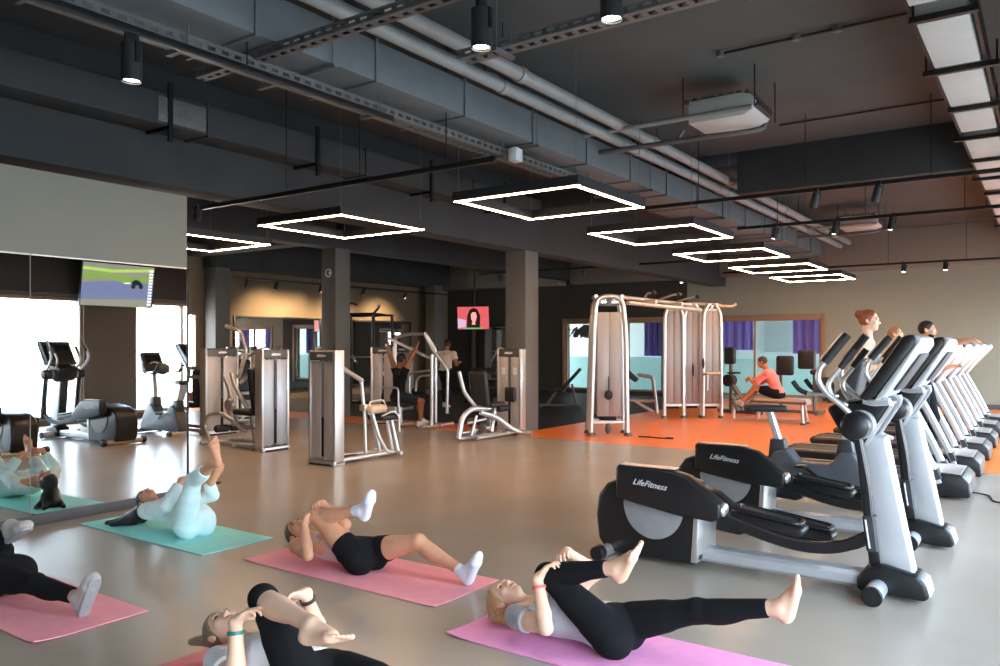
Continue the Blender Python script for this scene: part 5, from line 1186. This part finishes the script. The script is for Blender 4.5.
# ------------------------------------------------------------------ light, sky and camera
w = bpy.data.worlds.new('Sky'); SC.world = w; w.use_nodes = True
nt = w.node_tree; bg = nt.nodes['Background']
tc = nt.nodes.new('ShaderNodeTexCoord'); sp = nt.nodes.new('ShaderNodeSeparateXYZ'); rp = nt.nodes.new('ShaderNodeValToRGB')
nt.links.new(tc.outputs['Generated'], sp.inputs[0]); nt.links.new(sp.outputs['Z'], rp.inputs['Fac'])
e = rp.color_ramp.elements
e[0].position = 0.0; e[0].color = (.75, .80, .80, 1); e[1].position = .5; e[1].color = (.55, .75, 1.0, 1)
n = rp.color_ramp.elements.new(.12); n.color = (.72, .87, 1, 1)
nt.links.new(rp.outputs['Color'], bg.inputs['Color']); bg.inputs['Strength'].default_value = 12.5
def light(name, kind, loc, rot, energy, color, label=None, **k):
    l = bpy.data.lights.new(name, kind); l.energy = energy; l.color = color
    for a, b in k.items(): setattr(l, a, b)
    o = bpy.data.objects.new(name, l); COL.objects.link(o); o.location = loc; o.rotation_euler = rot
    return o
sun = light('sun', 'SUN', (8, 0, 12), (0, R(28), R(-18)), 2.0, (1, .93, .82), angle=R(1.0))
for (a, b, c, d) in win_r:
    p = light('window_portal', 'AREA', (XR+.2, (a+b)/2, (c+d)/2), (0, R(90), 0), 1, (1, 1, 1), shape='RECTANGLE', size=d-c, size_y=b-a)
    p.data.cycles.is_portal = True
for (a, b, c, d) in win_b:
    p = light('window_portal', 'AREA', ((a+b)/2, YB+.2, (c+d)/2), (R(-90), 0, 0), 1, (1, 1, 1), shape='RECTANGLE', size=b-a, size_y=d-c)
    p.data.cycles.is_portal = True
# wall-washing beams of the track spotlights
for y in (14.6, 15.6, 17.3, 19.2):
    light('spot_beam', 'SPOT', (-17.12, y, 3.10), (0, R(52), 0), 260, (1, .72, .42), spot_size=R(95), spot_blend=.9, shadow_soft_size=.05)
for (x, y, z) in ((-4.86, 2.79, 3.26), (-2.93, 3.98, 3.42), (-2.06, 4.06, 3.42)):
    light('spot_beam', 'SPOT', (x, y, z), (0, 0, 0), 30, (1, .92, .82), spot_size=R(70), spot_blend=.8, shadow_soft_size=.05)
cam = bpy.data.cameras.new('camera'); co = bpy.data.objects.new('camera', cam); COL.objects.link(co)
cam.sensor_width = 36; cam.lens = 28.26; cam.shift_y = .012; cam.clip_start = .05; cam.clip_end = 200
co.location = (0, 0, 1.6); co.rotation_euler = (R(90), 0, R(35))
SC.camera = co
SC.view_settings.view_transform = 'Standard'; SC.view_settings.look = 'None'; SC.view_settings.gamma = 1; SC.view_settings.use_curve_mapping = False
SC.view_settings.exposure = 0.72
SC.cycles.use_denoising = True
SC.cycles.max_bounces = 8; SC.cycles.diffuse_bounces = 5; SC.cycles.glossy_bounces = 4; SC.cycles.sample_clamp_indirect = 8
